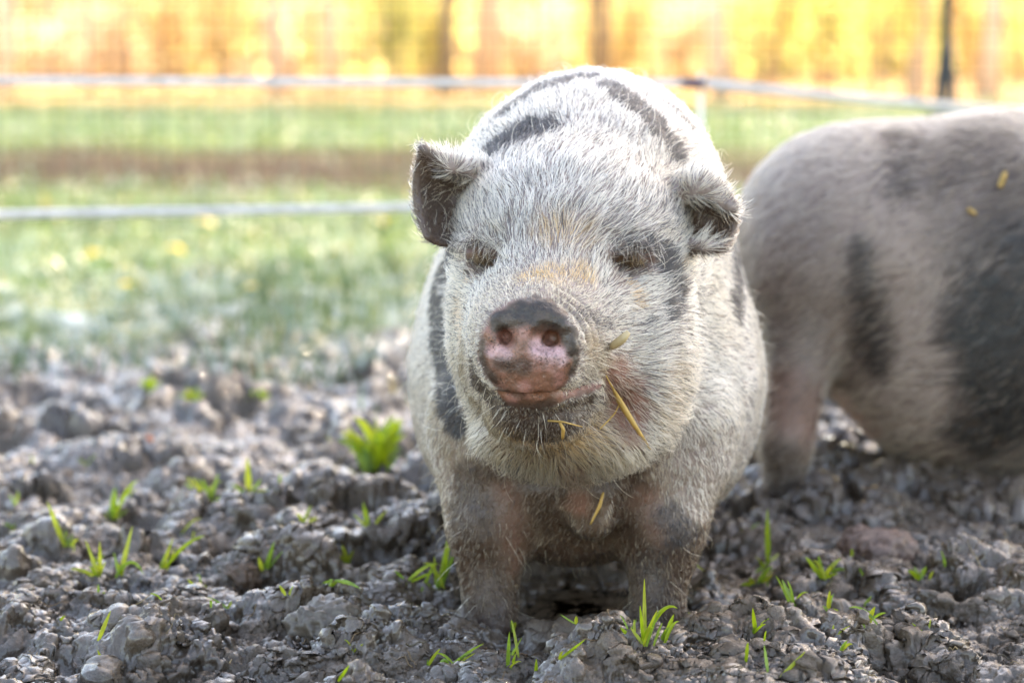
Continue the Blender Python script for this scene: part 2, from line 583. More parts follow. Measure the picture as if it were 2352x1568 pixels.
# ------------------------------------------------------------------ materials
class Nodes:
    def __init__(self, name):
        self.m = bpy.data.materials.new(name)
        self.m.use_nodes = True
        self.t = self.m.node_tree
        self.n = self.t.nodes
        self.b = self.n['Principled BSDF']
        self.out = self.n['Material Output']

    def add(self, kind, **kw):
        nd = self.n.new(kind)
        for k, v in kw.items():
            if k in nd.inputs: self.set(nd.inputs[k], v)
            else: setattr(nd, k, v)
        return nd

    def set(self, sock, v):
        if isinstance(v, bpy.types.NodeSocket): self.t.links.new(v, sock)
        else: sock.default_value = v

    def link(self, a, b): self.t.links.new(a, b)

    def coords(self, scale=1.0):
        g = self.add('ShaderNodeNewGeometry')
        if scale == 1.0: return g.outputs['Position']
        mp = self.add('ShaderNodeVectorMath', operation='SCALE')
        self.link(g.outputs['Position'], mp.inputs[0]); mp.inputs['Scale'].default_value = scale
        return mp.outputs[0]

    def noise(self, scale, detail=4, rough=0.6, vec=None):
        nd = self.add('ShaderNodeTexNoise')
        nd.inputs['Scale'].default_value = scale
        nd.inputs['Detail'].default_value = detail
        nd.inputs['Roughness'].default_value = rough
        self.link(vec if vec is not None else self.coords(), nd.inputs['Vector'])
        return nd.outputs['Fac']

    def ramp(self, fac, stops):
        r = self.add('ShaderNodeValToRGB')
        self.link(fac, r.inputs['Fac'])
        e = r.color_ramp.elements
        while len(e) < len(stops): e.new(0.5)
        for el, (p, c) in zip(e, stops):
            el.position = p
            el.color = (*c, 1) if len(c) == 3 else c
        return r.outputs['Color']

    def mix(self, fac, a, b):
        mx = self.add('ShaderNodeMix', data_type='RGBA')
        self.set(mx.inputs['Factor'], fac)
        for sk, v in ((mx.inputs['A'], a), (mx.inputs['B'], b)):
            if isinstance(v, tuple): v = (*v, 1) if len(v) == 3 else v
            self.set(sk, v)
        return mx.outputs['Result']

    def math(self, op, a, b=0.0, clamp=False):
        nd = self.add('ShaderNodeMath', operation=op, use_clamp=clamp)
        self.set(nd.inputs[0], a); self.set(nd.inputs[1], b)
        return nd.outputs[0]

    def attr(self, name):
        return self.add('ShaderNodeAttribute', attribute_name=name)

    def bump(self, height, strength=0.3, dist=0.01, normal=None):
        b = self.add('ShaderNodeBump')
        b.inputs['Strength'].default_value = strength
        b.inputs['Distance'].default_value = dist
        self.link(height, b.inputs['Height'])
        if normal is not None: self.link(normal, b.inputs['Normal'])
        return b.outputs['Normal']


def simple_mat(name, col, rough=0.6, spec=0.5, metal=0.0, var=0.25, scale=30.0):
    N = Nodes(name)
    f = N.noise(scale)
    N.link(N.ramp(f, [(0.3, tuple(c * (1 - var) for c in col)), (0.7, tuple(min(1, c * (1 + var)) for c in col))]), N.b.inputs['Base Color'])
    N.b.inputs['Roughness'].default_value = rough
    N.b.inputs['Specular IOR Level'].default_value = spec
    N.b.inputs['Metallic'].default_value = metal
    N.link(N.bump(f, 0.2, 0.003), N.b.inputs['Normal'])
    return N.m


def leaf_mat(name, attr=None, col=(0.2, 0.3, 0.05), trans=0.5, rough=0.45, spec=0.4, gain=1.0):
    """Thin blades and leaves: diffuse and see-through light mixed, with a sheen."""
    N = Nodes(name)
    if attr:
        c = N.attr(attr).outputs['Color']
    else:
        c = N.ramp(N.noise(60, 2), [(0.3, tuple(x * .75 for x in col)), (0.7, tuple(min(1, x * 1.25) for x in col))])
    N.link(c, N.b.inputs['Base Color'])
    N.b.inputs['Roughness'].default_value = rough
    N.b.inputs['Specular IOR Level'].default_value = spec
    tr = N.add('ShaderNodeBsdfTranslucent')
    N.link(c, tr.inputs['Color'])
    mx = N.add('ShaderNodeMixShader')
    mx.inputs[0].default_value = trans
    N.link(N.b.outputs[0], mx.inputs[1]); N.link(tr.outputs[0], mx.inputs[2])
    N.link(mx.outputs[0], N.out.inputs['Surface'])
    return N.m


def skin_material():
    N = Nodes('pig_skin')
    col = N.attr('coat').outputs['Color']
    bare = N.attr('bare').outputs['Fac']
    mott = N.noise(90, 5, 0.7)
    c1 = N.mix(N.ramp(mott, [(0.42, (0, 0, 0)), (0.62, (1, 1, 1))]), col, N.mix(0.55, col, (0.10, 0.060, 0.038)))
    spk = N.ramp(N.noise(420, 3, 0.75), [(0.52, (0, 0, 0)), (0.60, (1, 1, 1))])
    big = N.ramp(N.noise(55, 3, 0.6), [(0.42, (0, 0, 0)), (0.62, (1, 1, 1))])
    sp = N.math('MULTIPLY', N.math('MULTIPLY', spk, big), N.math('MULTIPLY', bare, 0.95))
    c2 = N.mix(sp, c1, (0.022, 0.014, 0.009))
    N.link(c2, N.b.inputs['Base Color'])
    N.link(N.ramp(N.noise(140, 3), [(0.35, (0.24, 0.24, 0.24)), (0.7, (0.55, 0.55, 0.55))]), N.b.inputs['Roughness'])
    N.b.inputs['Subsurface Weight'].default_value = 0.12
    N.b.inputs['Subsurface Radius'].default_value = (0.9, 0.35, 0.2)
    N.b.inputs['Subsurface Scale'].default_value = 0.004
    v = N.add('ShaderNodeTexVoronoi', feature='DISTANCE_TO_EDGE')
    v.inputs['Scale'].default_value = 330
    N.link(N.coords(), v.inputs['Vector'])
    h = N.math('ADD', N.math('MULTIPLY', N.noise(260, 4, 0.7), 1.2), N.math('MULTIPLY', v.outputs['Distance'], 0.7))
    n1 = N.bump(h, 0.45, 0.0016)
    N.link(N.bump(N.noise(60, 4), 0.35, 0.006, n1), N.b.inputs['Normal'])
    return N.m


def fur_material():
    N = Nodes('pig_fur')
    hb = N.add('ShaderNodeBsdfHairPrincipled')
    hb.model = 'CHIANG'
    hb.parametrization = 'COLOR'
    N.link(N.attr('hcol').outputs['Color'], hb.inputs['Color'])
    hb.inputs['Roughness'].default_value = 0.5
    hb.inputs['Radial Roughness'].default_value = 0.7
    hb.inputs['Random Roughness'].default_value = 0.2
    df = N.add('ShaderNodeBsdfDiffuse')
    N.link(N.attr('hcol').outputs['Color'], df.inputs['Color'])
    mx = N.add('ShaderNodeMixShader')
    mx.inputs[0].default_value = 0.32
    N.link(hb.outputs[0], mx.inputs[1]); N.link(df.outputs[0], mx.inputs[2])
    N.link(mx.outputs[0], N.out.inputs['Surface'])
    N.n.remove(N.b)
    return N.m


SKIN = skin_material()
FUR = fur_material()


# ------------------------------------------------------------------ coat: where on the body each colour lies
def seg_dist(p, pts, rad):
    """Distance to a chain of points divided by the (varying) radius."""
    best = np.full(len(p), 99.0)
    if len(pts) == 1:
        return np.linalg.norm(p - pts[0], axis=1) / rad[0]
    for i in range(len(pts) - 1):
        a, b = pts[i], pts[i + 1]
        ab = b - a
        t = np.clip(((p - a) @ ab) / (ab @ ab + 1e-12), 0, 1)
        d = np.linalg.norm(p - a - t[:, None] * ab, axis=1) / (rad[i] + (rad[i + 1] - rad[i]) * t)
        best = np.minimum(best, d)
    return best


class Patch:
    def __init__(self, kind, uv, r, w=1.0, soft=0.35, finder=None):
        self.kind, self.w, self.soft = kind, w, soft
        pts, rad = [], []
        r = r if isinstance(r, (list, tuple)) else [r] * len(uv)
        for (u, v), rr in zip(uv, r):
            loc, nor = finder(u, v)
            if loc is None: continue
            pts.append(loc); rad.append(rr * loc[1] / FPX)
        self.pts, self.rad = pts, rad

    def mask(self, p, nz):
        if not self.pts: return np.zeros(len(p))
        d = seg_dist(p, self.pts, self.rad) + nz * 0.28
        return (1 - sstep(1 - self.soft, 1 + self.soft, d)) * self.w


PATCHES = [Patch(k, uv, r, w, s, on_pig) for (k, uv, r, w, s) in [
    ('dark', [(1120, 352), (1180, 318), (1240, 288)], [60, 66, 50], 1.0, 0.3),
    ('dark', [(1150, 262), (1200, 225), (1265, 192), (1335, 175)], [34, 46, 46, 40], 1.0, 0.35),
    ('dark', [(1390, 192), (1445, 226), (1500, 275), (1550, 340)], [28, 44, 50, 34], 1.0, 0.3),
    ('dark', [(1550, 250), (1600, 310)], [22, 26], 0.75, 0.5),
    ('dark', [(1010, 560), (1004, 640), (1002, 720), (1005, 800), (1020, 890), (1050, 975)], [36, 38, 40, 42, 44, 34], 1.0, 0.45),
    ('dark', [(1672, 500), (1684, 570), (1690, 640), (1690, 715)], [30, 44, 44, 34], 1.0, 0.5),
    ('dark', [(1500, 560), (1545, 600), (1565, 660), (1550, 720)], [34, 42, 34, 26], 0.85, 0.5),
    ('dark', [(1450, 560), (1520, 560)], [24, 24], 0.55, 0.6),
    ('grey', [(1080, 520), (1200, 505), (1300, 500), (1420, 520), (1530, 470)], [60, 60, 60, 60, 60], 1.0, 0.7),
    ('grey', [(1560, 760), (1580, 900)], [40, 40], 0.8, 0.7),
    ('brown', [(1085, 575), (1125, 600)], [34, 34], 0.95, 0.5),
    ('brown', [(1440, 590), (1470, 600)], [30, 30], 0.8, 0.5),
    ('pink', [(1395, 590), (1420, 640)], [24, 24], 0.6, 0.6),
    ('tan', [(1455, 640), (1480, 690)], [18, 16], 0.8, 0.6),
    ('tan', [(1572, 600)], [16], 0.8, 0.6),
    ('tan', [(1075, 640)], [18], 0.6, 0.6),
    ('tan', [(1215, 636), (1335, 622)], [36, 36], 1.0, 0.8),
    ('tan', [(1270, 520), (1330, 525)], [42, 42], 0.75, 0.9),
    ('tan', [(1052, 700), (1060, 770)], [30, 34], 0.5, 0.9),
    ('tan', [(1200, 1010), (1300, 1020), (1380, 1000)], [44, 50, 44], 0.55, 0.9),
    ('tan', [(1560, 840), (1540, 960)], [34, 40], 0.4, 0.9),
    ('tan', [(1325, 245)], [10], 0.6, 0.6),
    ('dirt', [(1205, 700), (1290, 690)], [60, 60], 0.35, 0.7),
    ('dark', [(1335, 720), (1400, 745)], [26, 18], 0.45, 0.7),
    ('dirt', [(1060, 830), (1105, 930), (1160, 990)], [50, 56, 56], 1.0, 0.5),
    ('brown', [(1085, 840), (1120, 905), (1160, 950)], [30, 34, 34], 1.0, 0.5),
    ('dirt', [(1360, 790), (1395, 850)], [46, 42], 1.0, 0.6),
    ('brown', [(1110, 890), (1160, 955), (1250, 980), (1340, 945)], [46, 62, 64, 46], 1.0, 0.4),
    ('dirt', [(1150, 1030), (1300, 1045), (1430, 1035)], [70, 80, 70], 1.0, 0.5),
    ('pink', [(1420, 850), (1440, 920), (1450, 990)], [42, 48, 42], 1.0, 0.5),
    ('brown', [(1200, 1110), (1320, 1120), (1440, 1110)], [46, 50, 46], 0.95, 0.5),
    ('pink', [(1320, 1090), (1330, 1160)], [34, 34], 0.8, 0.5),
    ('dirt', [(1335, 1120), (1362, 1215)], [76, 64], 1.0, 0.4),
    ('brown', [(1350, 1190), (1366, 1235)], [40, 36], 0.75, 0.6),
    ('brown', [(1125, 1045), (1180, 1080), (1240, 1100)], [20, 24, 18], 1.0, 0.4),  # shade in the fold under the chin, painted into the coat
    ('brown', [(1395, 1090), (1450, 1075), (1505, 1040)], [20, 24, 18], 1.0, 0.4),  # right half of the same fold, its shade painted too
    ('brown', [(1250, 1180), (1330, 1240), (1420, 1200)], [60, 66, 60], 0.9, 0.5),
    ('dirt', [(1000, 930), (1050, 1040), (1110, 1080)], [60, 90, 90], 1.0, 0.6),
    ('brown', [(1110, 1140), (1118, 1260), (1125, 1400)], [105, 120, 120], 1.0, 0.3),
    ('pink', [(1160, 1130), (1175, 1200), (1185, 1290)], [34, 38, 32], 0.75, 0.95),
    ('brown', [(1445, 1150), (1475, 1280), (1480, 1400)], [55, 75, 75], 1.0, 0.4),
    ('dark', [(1530, 1190), (1570, 1230)], [38, 44], 0.75, 0.5),
    ('pink', [(1480, 1150), (1515, 1215)], [32, 34], 0.8, 0.9),
    ('dark', [(1500, 1300)], [44], 0.4, 0.6),
    ('dirt', [(1540, 1340), (1540, 1400)], [40, 44], 0.8, 0.6),
]]
NOSE, _ = on_pig(1214, 800)
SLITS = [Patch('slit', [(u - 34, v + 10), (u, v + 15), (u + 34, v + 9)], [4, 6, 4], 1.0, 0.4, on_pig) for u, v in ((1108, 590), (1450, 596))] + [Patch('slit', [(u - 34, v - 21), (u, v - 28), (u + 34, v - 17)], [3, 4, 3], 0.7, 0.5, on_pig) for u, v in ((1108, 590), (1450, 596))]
EYE_BARE = [Patch('eye', [(1080, 588), (1132, 594)], [25, 25], 1.0, 0.45, on_pig), Patch('eye', [(1420, 596), (1484, 598)], [27, 27], 1.0, 0.45, on_pig)]
NOSE_BARE = [Patch('bare', [(1214, 805)], [124], 1.0, 0.07, on_pig),
             Patch('bare', [(1170, 905), (1260, 905)], [34, 34], 1.0, 0.25, on_pig),
             Patch('bare', [(1285, 912), (1380, 884)], [15, 8], 1.0, 0.3, on_pig)]
NOSE_DARK = [Patch('nd', [(1145, 738), (1220, 708), (1290, 738), (1322, 800)], [26, 42, 38, 28], 1.0, 0.3, on_pig),
             Patch('nd', [(1145, 835), (1200, 842)], [16, 20], 0.75, 0.5, on_pig),
             Patch('nd', [(1300, 762), (1330, 800), (1322, 850)], [22, 24, 22], 1.0, 0.3, on_pig), Patch('nd', [(1104, 785), (1108, 840), (1130, 870)], [12, 15, 16], 0.9, 0.5, on_pig),
             Patch('nd', [(1150, 925), (1200, 940), (1260, 930)], [20, 22, 20], 0.85, 0.7, on_pig), Patch('nd', [(1150, 895), (1195, 905)], [16, 14], 0.6, 0.7, on_pig), Patch('nd', [(1330, 905), (1390, 885)], [8, 8], 0.6, 0.8, on_pig)]
NOSE_PALE = [Patch('np', [(1240, 802), (1284, 816)], [26, 24], 1.0, 0.4, on_pig),
             Patch('np', [(1128, 804), (1160, 816)], [16, 16], 0.8, 0.5, on_pig),
             Patch('np', [(1300, 910), (1380, 884)], [14, 12], 0.3, 0.5, on_pig)]


def ear_mask(p):
    m = np.zeros(len(p), np.float32)
    for k in 'lr':
        e = EARS[k][::3].astype(np.float32)
        e2 = (e ** 2).sum(1)
        lo, hi = e.min(0) - 0.012, e.max(0) + 0.012
        ii = np.nonzero(((p > lo) & (p < hi)).all(1))[0]
        for j in range(0, len(ii), 20000):
            q = p[ii[j:j + 20000]].astype(np.float32)
            d = np.sqrt(np.maximum(((q ** 2).sum(1)[:, None] + e2[None] - 2 * q @ e.T).min(1), 0))
            m[ii[j:j + 20000]] = 1 - sstep(0.006, 0.011, d)
    return m


def coat(p, nrm):
    """Masks of the coat at points p."""
    nz = noise3(p * 60, 3) + 0.5 * noise3(p * 140, 4)
    M = {k: np.zeros(len(p)) for k in ('dark', 'brown', 'tan', 'pink', 'dirt', 'grey')}
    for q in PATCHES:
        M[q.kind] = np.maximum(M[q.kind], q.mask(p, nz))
    M['bare'] = np.zeros(len(p)); M['nd'] = np.zeros(len(p)); M['np'] = np.zeros(len(p))
    for q in NOSE_BARE: M['bare'] = np.maximum(M['bare'], q.mask(p, nz * 0.35))
    for q in NOSE_DARK: M['nd'] = np.maximum(M['nd'], q.mask(p, nz))
    for q in NOSE_PALE: M['np'] = np.maximum(M['np'], q.mask(p, nz * 0.6))
    M['eye'] = np.maximum(EYE_BARE[0].mask(p, nz), EYE_BARE[1].mask(p, nz))
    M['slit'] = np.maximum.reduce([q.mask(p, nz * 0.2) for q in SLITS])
    M['ear'] = ear_mask(p)
    M['inear'] = M['ear'] * (nrm[:, 1] < -0.25)
    low = 1 - sstep(0.05, 0.24, p[:, 2] + 0.03 * nz + 0.5 * np.maximum(p[:, 0] - 0.14, 0) + 0.3 * np.maximum(p[:, 1] - 2.75, 0))
    M['dirt'] = np.maximum(M['dirt'], low * 0.9)
    M['brown'] = np.maximum(M['brown'], (1 - sstep(0.035, 0.10, p[:, 2] + 0.02 * nz)) * (p[:, 1] < 2.64))
    return M


def lerp3(a, b, m):
    return a + (np.asarray(b) - a) * m[:, None]


def skin_colour(p, nrm):
    M = coat(p, nrm)
    c = np.tile(np.array([0.30, 0.23, 0.20]), (len(p), 1))
    c = lerp3(c, (0.20, 0.13, 0.075), M['dirt'] * 0.8)
    c = lerp3(c, (0.26, 0.115, 0.080), M['pink'])
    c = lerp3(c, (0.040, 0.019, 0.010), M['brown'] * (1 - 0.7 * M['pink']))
    c = lerp3(c, (0.018, 0.017, 0.019), M['dark'])
    c = lerp3(c, (0.15, 0.078, 0.060), M['eye'] * 0.85)
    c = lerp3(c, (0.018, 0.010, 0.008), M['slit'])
    c = lerp3(c, (0.055, 0.050, 0.048), M['ear'])
    c = lerp3(c, (0.085, 0.052, 0.036), M['inear'])
    nose = lerp3(np.tile(np.array([0.25, 0.110, 0.066]), (len(p), 1)), (0.37, 0.175, 0.135), sstep(-.3, .5, noise3(p * 90, 8)))
    nose = lerp3(nose, (0.60, 0.36, 0.35), M['np'])
    nose = lerp3(nose, (0.035, 0.025, 0.018), M['nd'])
    c = lerp3(c, nose, M['bare']) if False else c + (nose - c) * M['bare'][:, None]
    return np.clip(c, 0, 1), M


def tangent(f, n):
    t = f - (f * n).sum(1)[:, None] * n
    return t / (np.linalg.norm(t, axis=1)[:, None] + 1e-9)


def unit(a):
    return a / (np.linalg.norm(a, axis=1)[:, None] + 1e-12)


def scatter(V, Q, N, count, r, weight=None):
    """Points spread over the skin, with the normals there."""
    T = np.concatenate([Q[:, [0, 1, 2]], Q[:, [0, 2, 3]]])
    a, b, c = V[T[:, 0]], V[T[:, 1]], V[T[:, 2]]
    A = np.linalg.norm(np.cross(b - a, c - a), axis=1) * 0.5
    if weight is not None: A = A * weight[T].mean(1)
    cs = np.cumsum(A)
    i = np.minimum(np.searchsorted(cs, r.random(count) * cs[-1]), len(T) - 1)
    s, t = r.random(count), r.random(count)
    fl = s + t > 1
    s[fl], t[fl] = 1 - s[fl], 1 - t[fl]
    w0, w1, w2 = (1 - s - t)[:, None], s[:, None], t[:, None]
    p = V[T[i, 0]] * w0 + V[T[i, 1]] * w1 + V[T[i, 2]] * w2
    n = N[T[i, 0]] * w0 + N[T[i, 1]] * w1 + N[T[i, 2]] * w2
    return p, unit(n)


def fur_object(name, paths, radius, col, mat, parent):
    """paths (n, k, 3) world points of the strands, radius (n, k), col (n, 3): one hair object."""
    n, k = paths.shape[:2]
    hc = bpy.data.hair_curves.new(name)
    hc.add_curves([k] * n)
    org = np.array(parent.matrix_world.translation)
    hc.attributes['position'].data.foreach_set('vector', (paths - org).astype(np.float32).ravel())
    ra = hc.attributes.get('radius') or hc.attributes.new('radius', 'FLOAT', 'POINT')
    ra.data.foreach_set('value', radius.astype(np.float32).ravel())
    ca = hc.attributes.new('hcol', 'FLOAT_COLOR', 'CURVE')
    c4 = np.ones((n, 4), np.float32); c4[:, :3] = col
    ca.data.foreach_set('color', c4.ravel())
    hc.materials.append(mat)
    o = bpy.data.objects.new(name, hc)
    scene.collection.objects.link(o)
    o.parent = parent
    o['kind'] = 'stuff'
    return o


def strands(p, n, flow, L, lift, curl, clump, r, k=6, cell=0.009, droop=0.0):
    """Curved strands rooted at p."""
    m = len(p)
    t = tangent(flow, n)
    side = np.cross(n, t)
    a1 = noise3(p * 28, 21) * 0.42 + noise3(p * 90, 22) * 0.24 + r.normal(0, 0.13, m)
    t2 = unit(t * np.cos(a1)[:, None] + side * np.sin(a1)[:, None])
    li = np.clip(lift + noise3(p * 70, 23) * 0.12 + r.normal(0, 0.10, m), 0.05, 1.2)
    d0 = unit(t2 * np.cos(li)[:, None] + n * np.sin(li)[:, None])
    bend = r.normal(0, 1, m) * curl
    d1 = unit(t2 + side * bend[:, None] + n * (0.10 * r.random(m))[:, None] + np.array([0, 0, -1.0]) * droop)
    cc = (np.floor(p / cell) + np.stack([_h3(*np.floor(p / cell).T, s) for s in (1, 2, 3)], 1)) * cell
    pull = cc - p
    pull = pull - (pull * n).sum(1)[:, None] * n
    s = np.linspace(0, 1, k)
    path = p[:, None, :] + L[:, None, None] * (d0[:, None, :] * (s - 0.5 * s * s)[None, :, None] + d1[:, None, :] * (0.5 * s * s)[None, :, None])
    path = path + pull[:, None, :] * (clump * s ** 1.3)[None, :, None] + n[:, None, :] * 0.0012 * (s * 4 * (1 - s))[None, :, None]
    return path


pig = empty('pig', (0.09, 2.55, 0.0))
tag(pig, 'white bristly pig with black patches and muddy pink snout facing the camera', 'pig')
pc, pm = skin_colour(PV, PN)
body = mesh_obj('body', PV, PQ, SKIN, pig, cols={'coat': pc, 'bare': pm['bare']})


def grow_pig_fur():
    r = np.random.default_rng(5)
    head = 1 - sstep(2.50, 2.66, PV[:, 1])
    near = 1 - sstep(2.9, 3.1, PV[:, 1])
    wt = (0.30 + 0.7 * near) * (0.75 + 0.5 * head)
    wt = wt * (1 - sstep(0.3, 0.7, pm['bare'])) * (1 - 0.5 * pm['inear']) * (1 - 0.75 * pm['eye']) * (1 - 0.62 * pm['pink'])
    wt *= np.where((PN[:, 1] > 0.75) & (PV[:, 1] > 2.9), 0.25, 1.0)
    wt *= (PV[:, 2] > -0.02)
    wt *= 1 - 0.45 * (1 - sstep(0.13, 0.19, PV[:, 2])) * (PV[:, 1] < 2.62)
    muz = 1 - sstep(0.09, 0.15, np.linalg.norm(PV - NOSE, axis=1))
    wt *= 1 + 1.3 * muz
    p, n = scatter(PV, PQ, PN, 135000, r, wt)
    M = coat(p, n)
    m = len(p)
    rn = np.linalg.norm(p - NOSE, axis=1)
    hd = 1 - sstep(2.46, 2.66, p[:, 1])
    fl_h = unit(p - (NOSE + np.array([0.004, 0.03, 0.0])))
    fl_b = np.tile(np.array([0.0, 1.0, -0.45]), (m, 1))
    fl_b[:, 0] += 0.5 * np.sign(p[:, 0] - 0.085) * (n[:, 2] < 0.5)
    up = sstep(0.35, 0.50, p[:, 2])
    fl_b[:, 2] += 0.55 * up
    leg = (1 - sstep(0.16, 0.22, p[:, 2])) * (p[:, 1] > 2.44)
    fl = fl_h * hd[:, None] + unit(fl_b) * (1 - hd)[:, None]
    fl = unit(fl) * (1 - leg)[:, None] + np.array([0.0, 0.25, -1.0]) * leg[:, None]
    chin = hd * sstep(0.02, 0.1, NOSE[2] - 0.01 - p[:, 2])
    L = 0.0048 + 0.0202 * sstep(0.085, 0.175, rn)
    L = L * (1 - 0.18 * sstep(0.36, 0.42, p[:, 2]))
    L = L * (1 + 0.15 * (1 - hd)) * (1 - 0.6 * leg)
    L = L * (1 - 0.35 * M['ear']) * (1 - 0.4 * M['inear'])
    L = L * (1 - 0.35 * np.maximum(M['dark'], 0.8 * M['brown']))
    L = L * (1 - 0.30 * (1 - hd) * (1 - up))
    L = L * r.uniform(0.6, 1.25, m)
    L = L * (1 - 0.6 * M['eye'])
    lift = 0.20 - 0.02 * hd + 0.12 * chin + 0.18 * M['ear'] - 0.15 * leg
    # eyes: hair parts round the lids
    path = strands(p, n, fl, L, lift, 0.14 + 0.25 * chin, 0.42, r, 6, 0.0075, 0.10)
    Mr = M
    M = coat(path[:, 3], n)
    M['inear'] = Mr['inear']; M['ear'] = Mr['ear']
    # colour strand by strand
    u = r.random(m)
    br = np.clip(1 + noise3(p * 30, 31) * 0.06 + r.normal(0, 0.10, m), 0.55, 1.25)
    c = np.array([0.82, 0.765, 0.675]) * br[:, None]
    c = lerp3(c, (0.56, 0.45, 0.29), np.clip(0.12 + 0.28 * hd + 0.35 * noise3(p * 18, 33) + 0.35 * hd * (1 - sstep(0.05, 0.16, rn)), 0, 0.8))
    grey = (u < 0.12 * hd + 0.03 + 0.22 * M['grey']) * 1.0
    c = lerp3(c, (0.10, 0.09, 0.085), grey)
    c = lerp3(c, (0.25, 0.175, 0.092), np.clip(M['dirt'], 0, 1) * r.uniform(0.65, 1, m))
    c = lerp3(c, (0.66, 0.33, 0.08), M['tan'] * r.uniform(0.3, 1, m))
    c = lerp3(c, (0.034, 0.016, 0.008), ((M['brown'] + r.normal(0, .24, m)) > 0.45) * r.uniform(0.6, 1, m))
    c = lerp3(c, (0.26, 0.15, 0.10), M['pink'] * 0.7)
    dk = (M['dark'] + r.normal(0, 0.26, m)) > 0.5
    c = lerp3(c, (0.016, 0.016, 0.019), dk * 0.96)
    c = lerp3(c, (0.085, 0.078, 0.075), M['ear'] * (u < 0.6) * (1 - M['inear']))
    c = lerp3(c, np.array([0.12, 0.078, 0.052]) * np.where(p[:, 0:1] > 0.1, 1.9, 1.0), M['inear'] * (u < 0.85))
    rad = ((0.00027 - 0.00008 * (1 - sstep(0.09, 0.15, rn))) * r.uniform(0.7, 1.35, m))[:, None] * np.array([1.0, 1.0, 0.92, 0.78, 0.55, 0.18])[None]
    fur_object('fur', path, rad, np.clip(c, 0.01, 0.95), FUR, pig)

    # single long bristles
    p, n = scatter(PV, PQ, PN, 2000, r, (1 - sstep(0.2, 0.5, pm['bare'])) * (PV[:, 1] < 2.95))
    m = len(p)
    fl = unit(p - (NOSE + np.array([0, 0.03, 0]))) * 1.0 + np.array([0, .3, -.1])
    L = r.uniform(0.025, 0.055, m) * (0.5 + 0.5 * (r.random(m) < 0.3))
    path = strands(p, n, fl, L, 0.75, 0.7, 0.0, r, 8, 0.01, 0.35)
    c = np.array([0.85, 0.76, 0.58]) * r.uniform(0.7, 1.05, m)[:, None]
    lowb = 1 - sstep(0.14, 0.24, p[:, 2])
    c = lerp3(c, (0.12, 0.075, 0.042), lowb * (r.random(m) < 0.8))
    rad = np.full((m, 8), 0.00020) * np.linspace(1, 0.35, 8)[None]
    fur_object('bristles', path, rad, c, FUR, pig)

    # brow hair hanging over the eyes
    wb = np.zeros(len(PV))
    for pts in ([(1062, 548), (1108, 540), (1150, 552)], [(1405, 552), (1450, 544), (1500, 556)]):
        q = [on_pig(*t)[0] for t in pts]
        wb = np.maximum(wb, 1 - sstep(0.6, 1.1, seg_dist(PV, q, [0.012] * 3)))
    p, n = scatter(PV, PQ, PN, 360, r, wb)
    m = len(p)
    fl = np.tile(np.array([0.0, -0.2, -1.0]), (m, 1)); fl[:, 0] = r.normal(0, 0.55, m)
    path = strands(p, n, fl, r.uniform(0.012, 0.026, m), 0.45, 0.9, 0.5, r, 8, 0.008, 0.3)
    c = np.where((r.random(m) < 0.55)[:, None], np.array([0.78, 0.70, 0.58]), np.array([0.07, 0.05, 0.04])) * r.uniform(.7, 1.1, m)[:, None]
    fur_object('eyebrow', path, np.full((m, 8), .00022) * np.linspace(1, .3, 8)[None], c, FUR, pig)

    # lashes and tear stained hair over the closed eyes
    wl_ = np.zeros(len(PV))
    for (u, v) in ((1106, 586), (1452, 590)):
        e, _ = on_pig(u, v)
        wl_ = np.maximum(wl_, 1 - sstep(0.006, 0.016, np.linalg.norm((PV - e) * [1, 1, 1.6], axis=1)))
    p, n = scatter(PV, PQ, PN, 230, r, wl_)
    m = len(p)
    fl = np.tile(np.array([0.15, -0.25, -1.0]), (m, 1))
    path = strands(p, n, fl, r.uniform(0.007, 0.015, m), 0.35, 0.5, 0.2, r, 6, 0.006, 0.2)
    c = np.where((r.random(m) < 0.6)[:, None], np.array([0.17, 0.095, 0.040]), np.array([0.06, 0.04, 0.028])) * r.uniform(.7, 1.2, m)[:, None]
    fur_object('eyelashes', path, np.full((m, 6), .00024) * np.linspace(1, .3, 6)[None], c, FUR, pig)


grow_pig_fur()


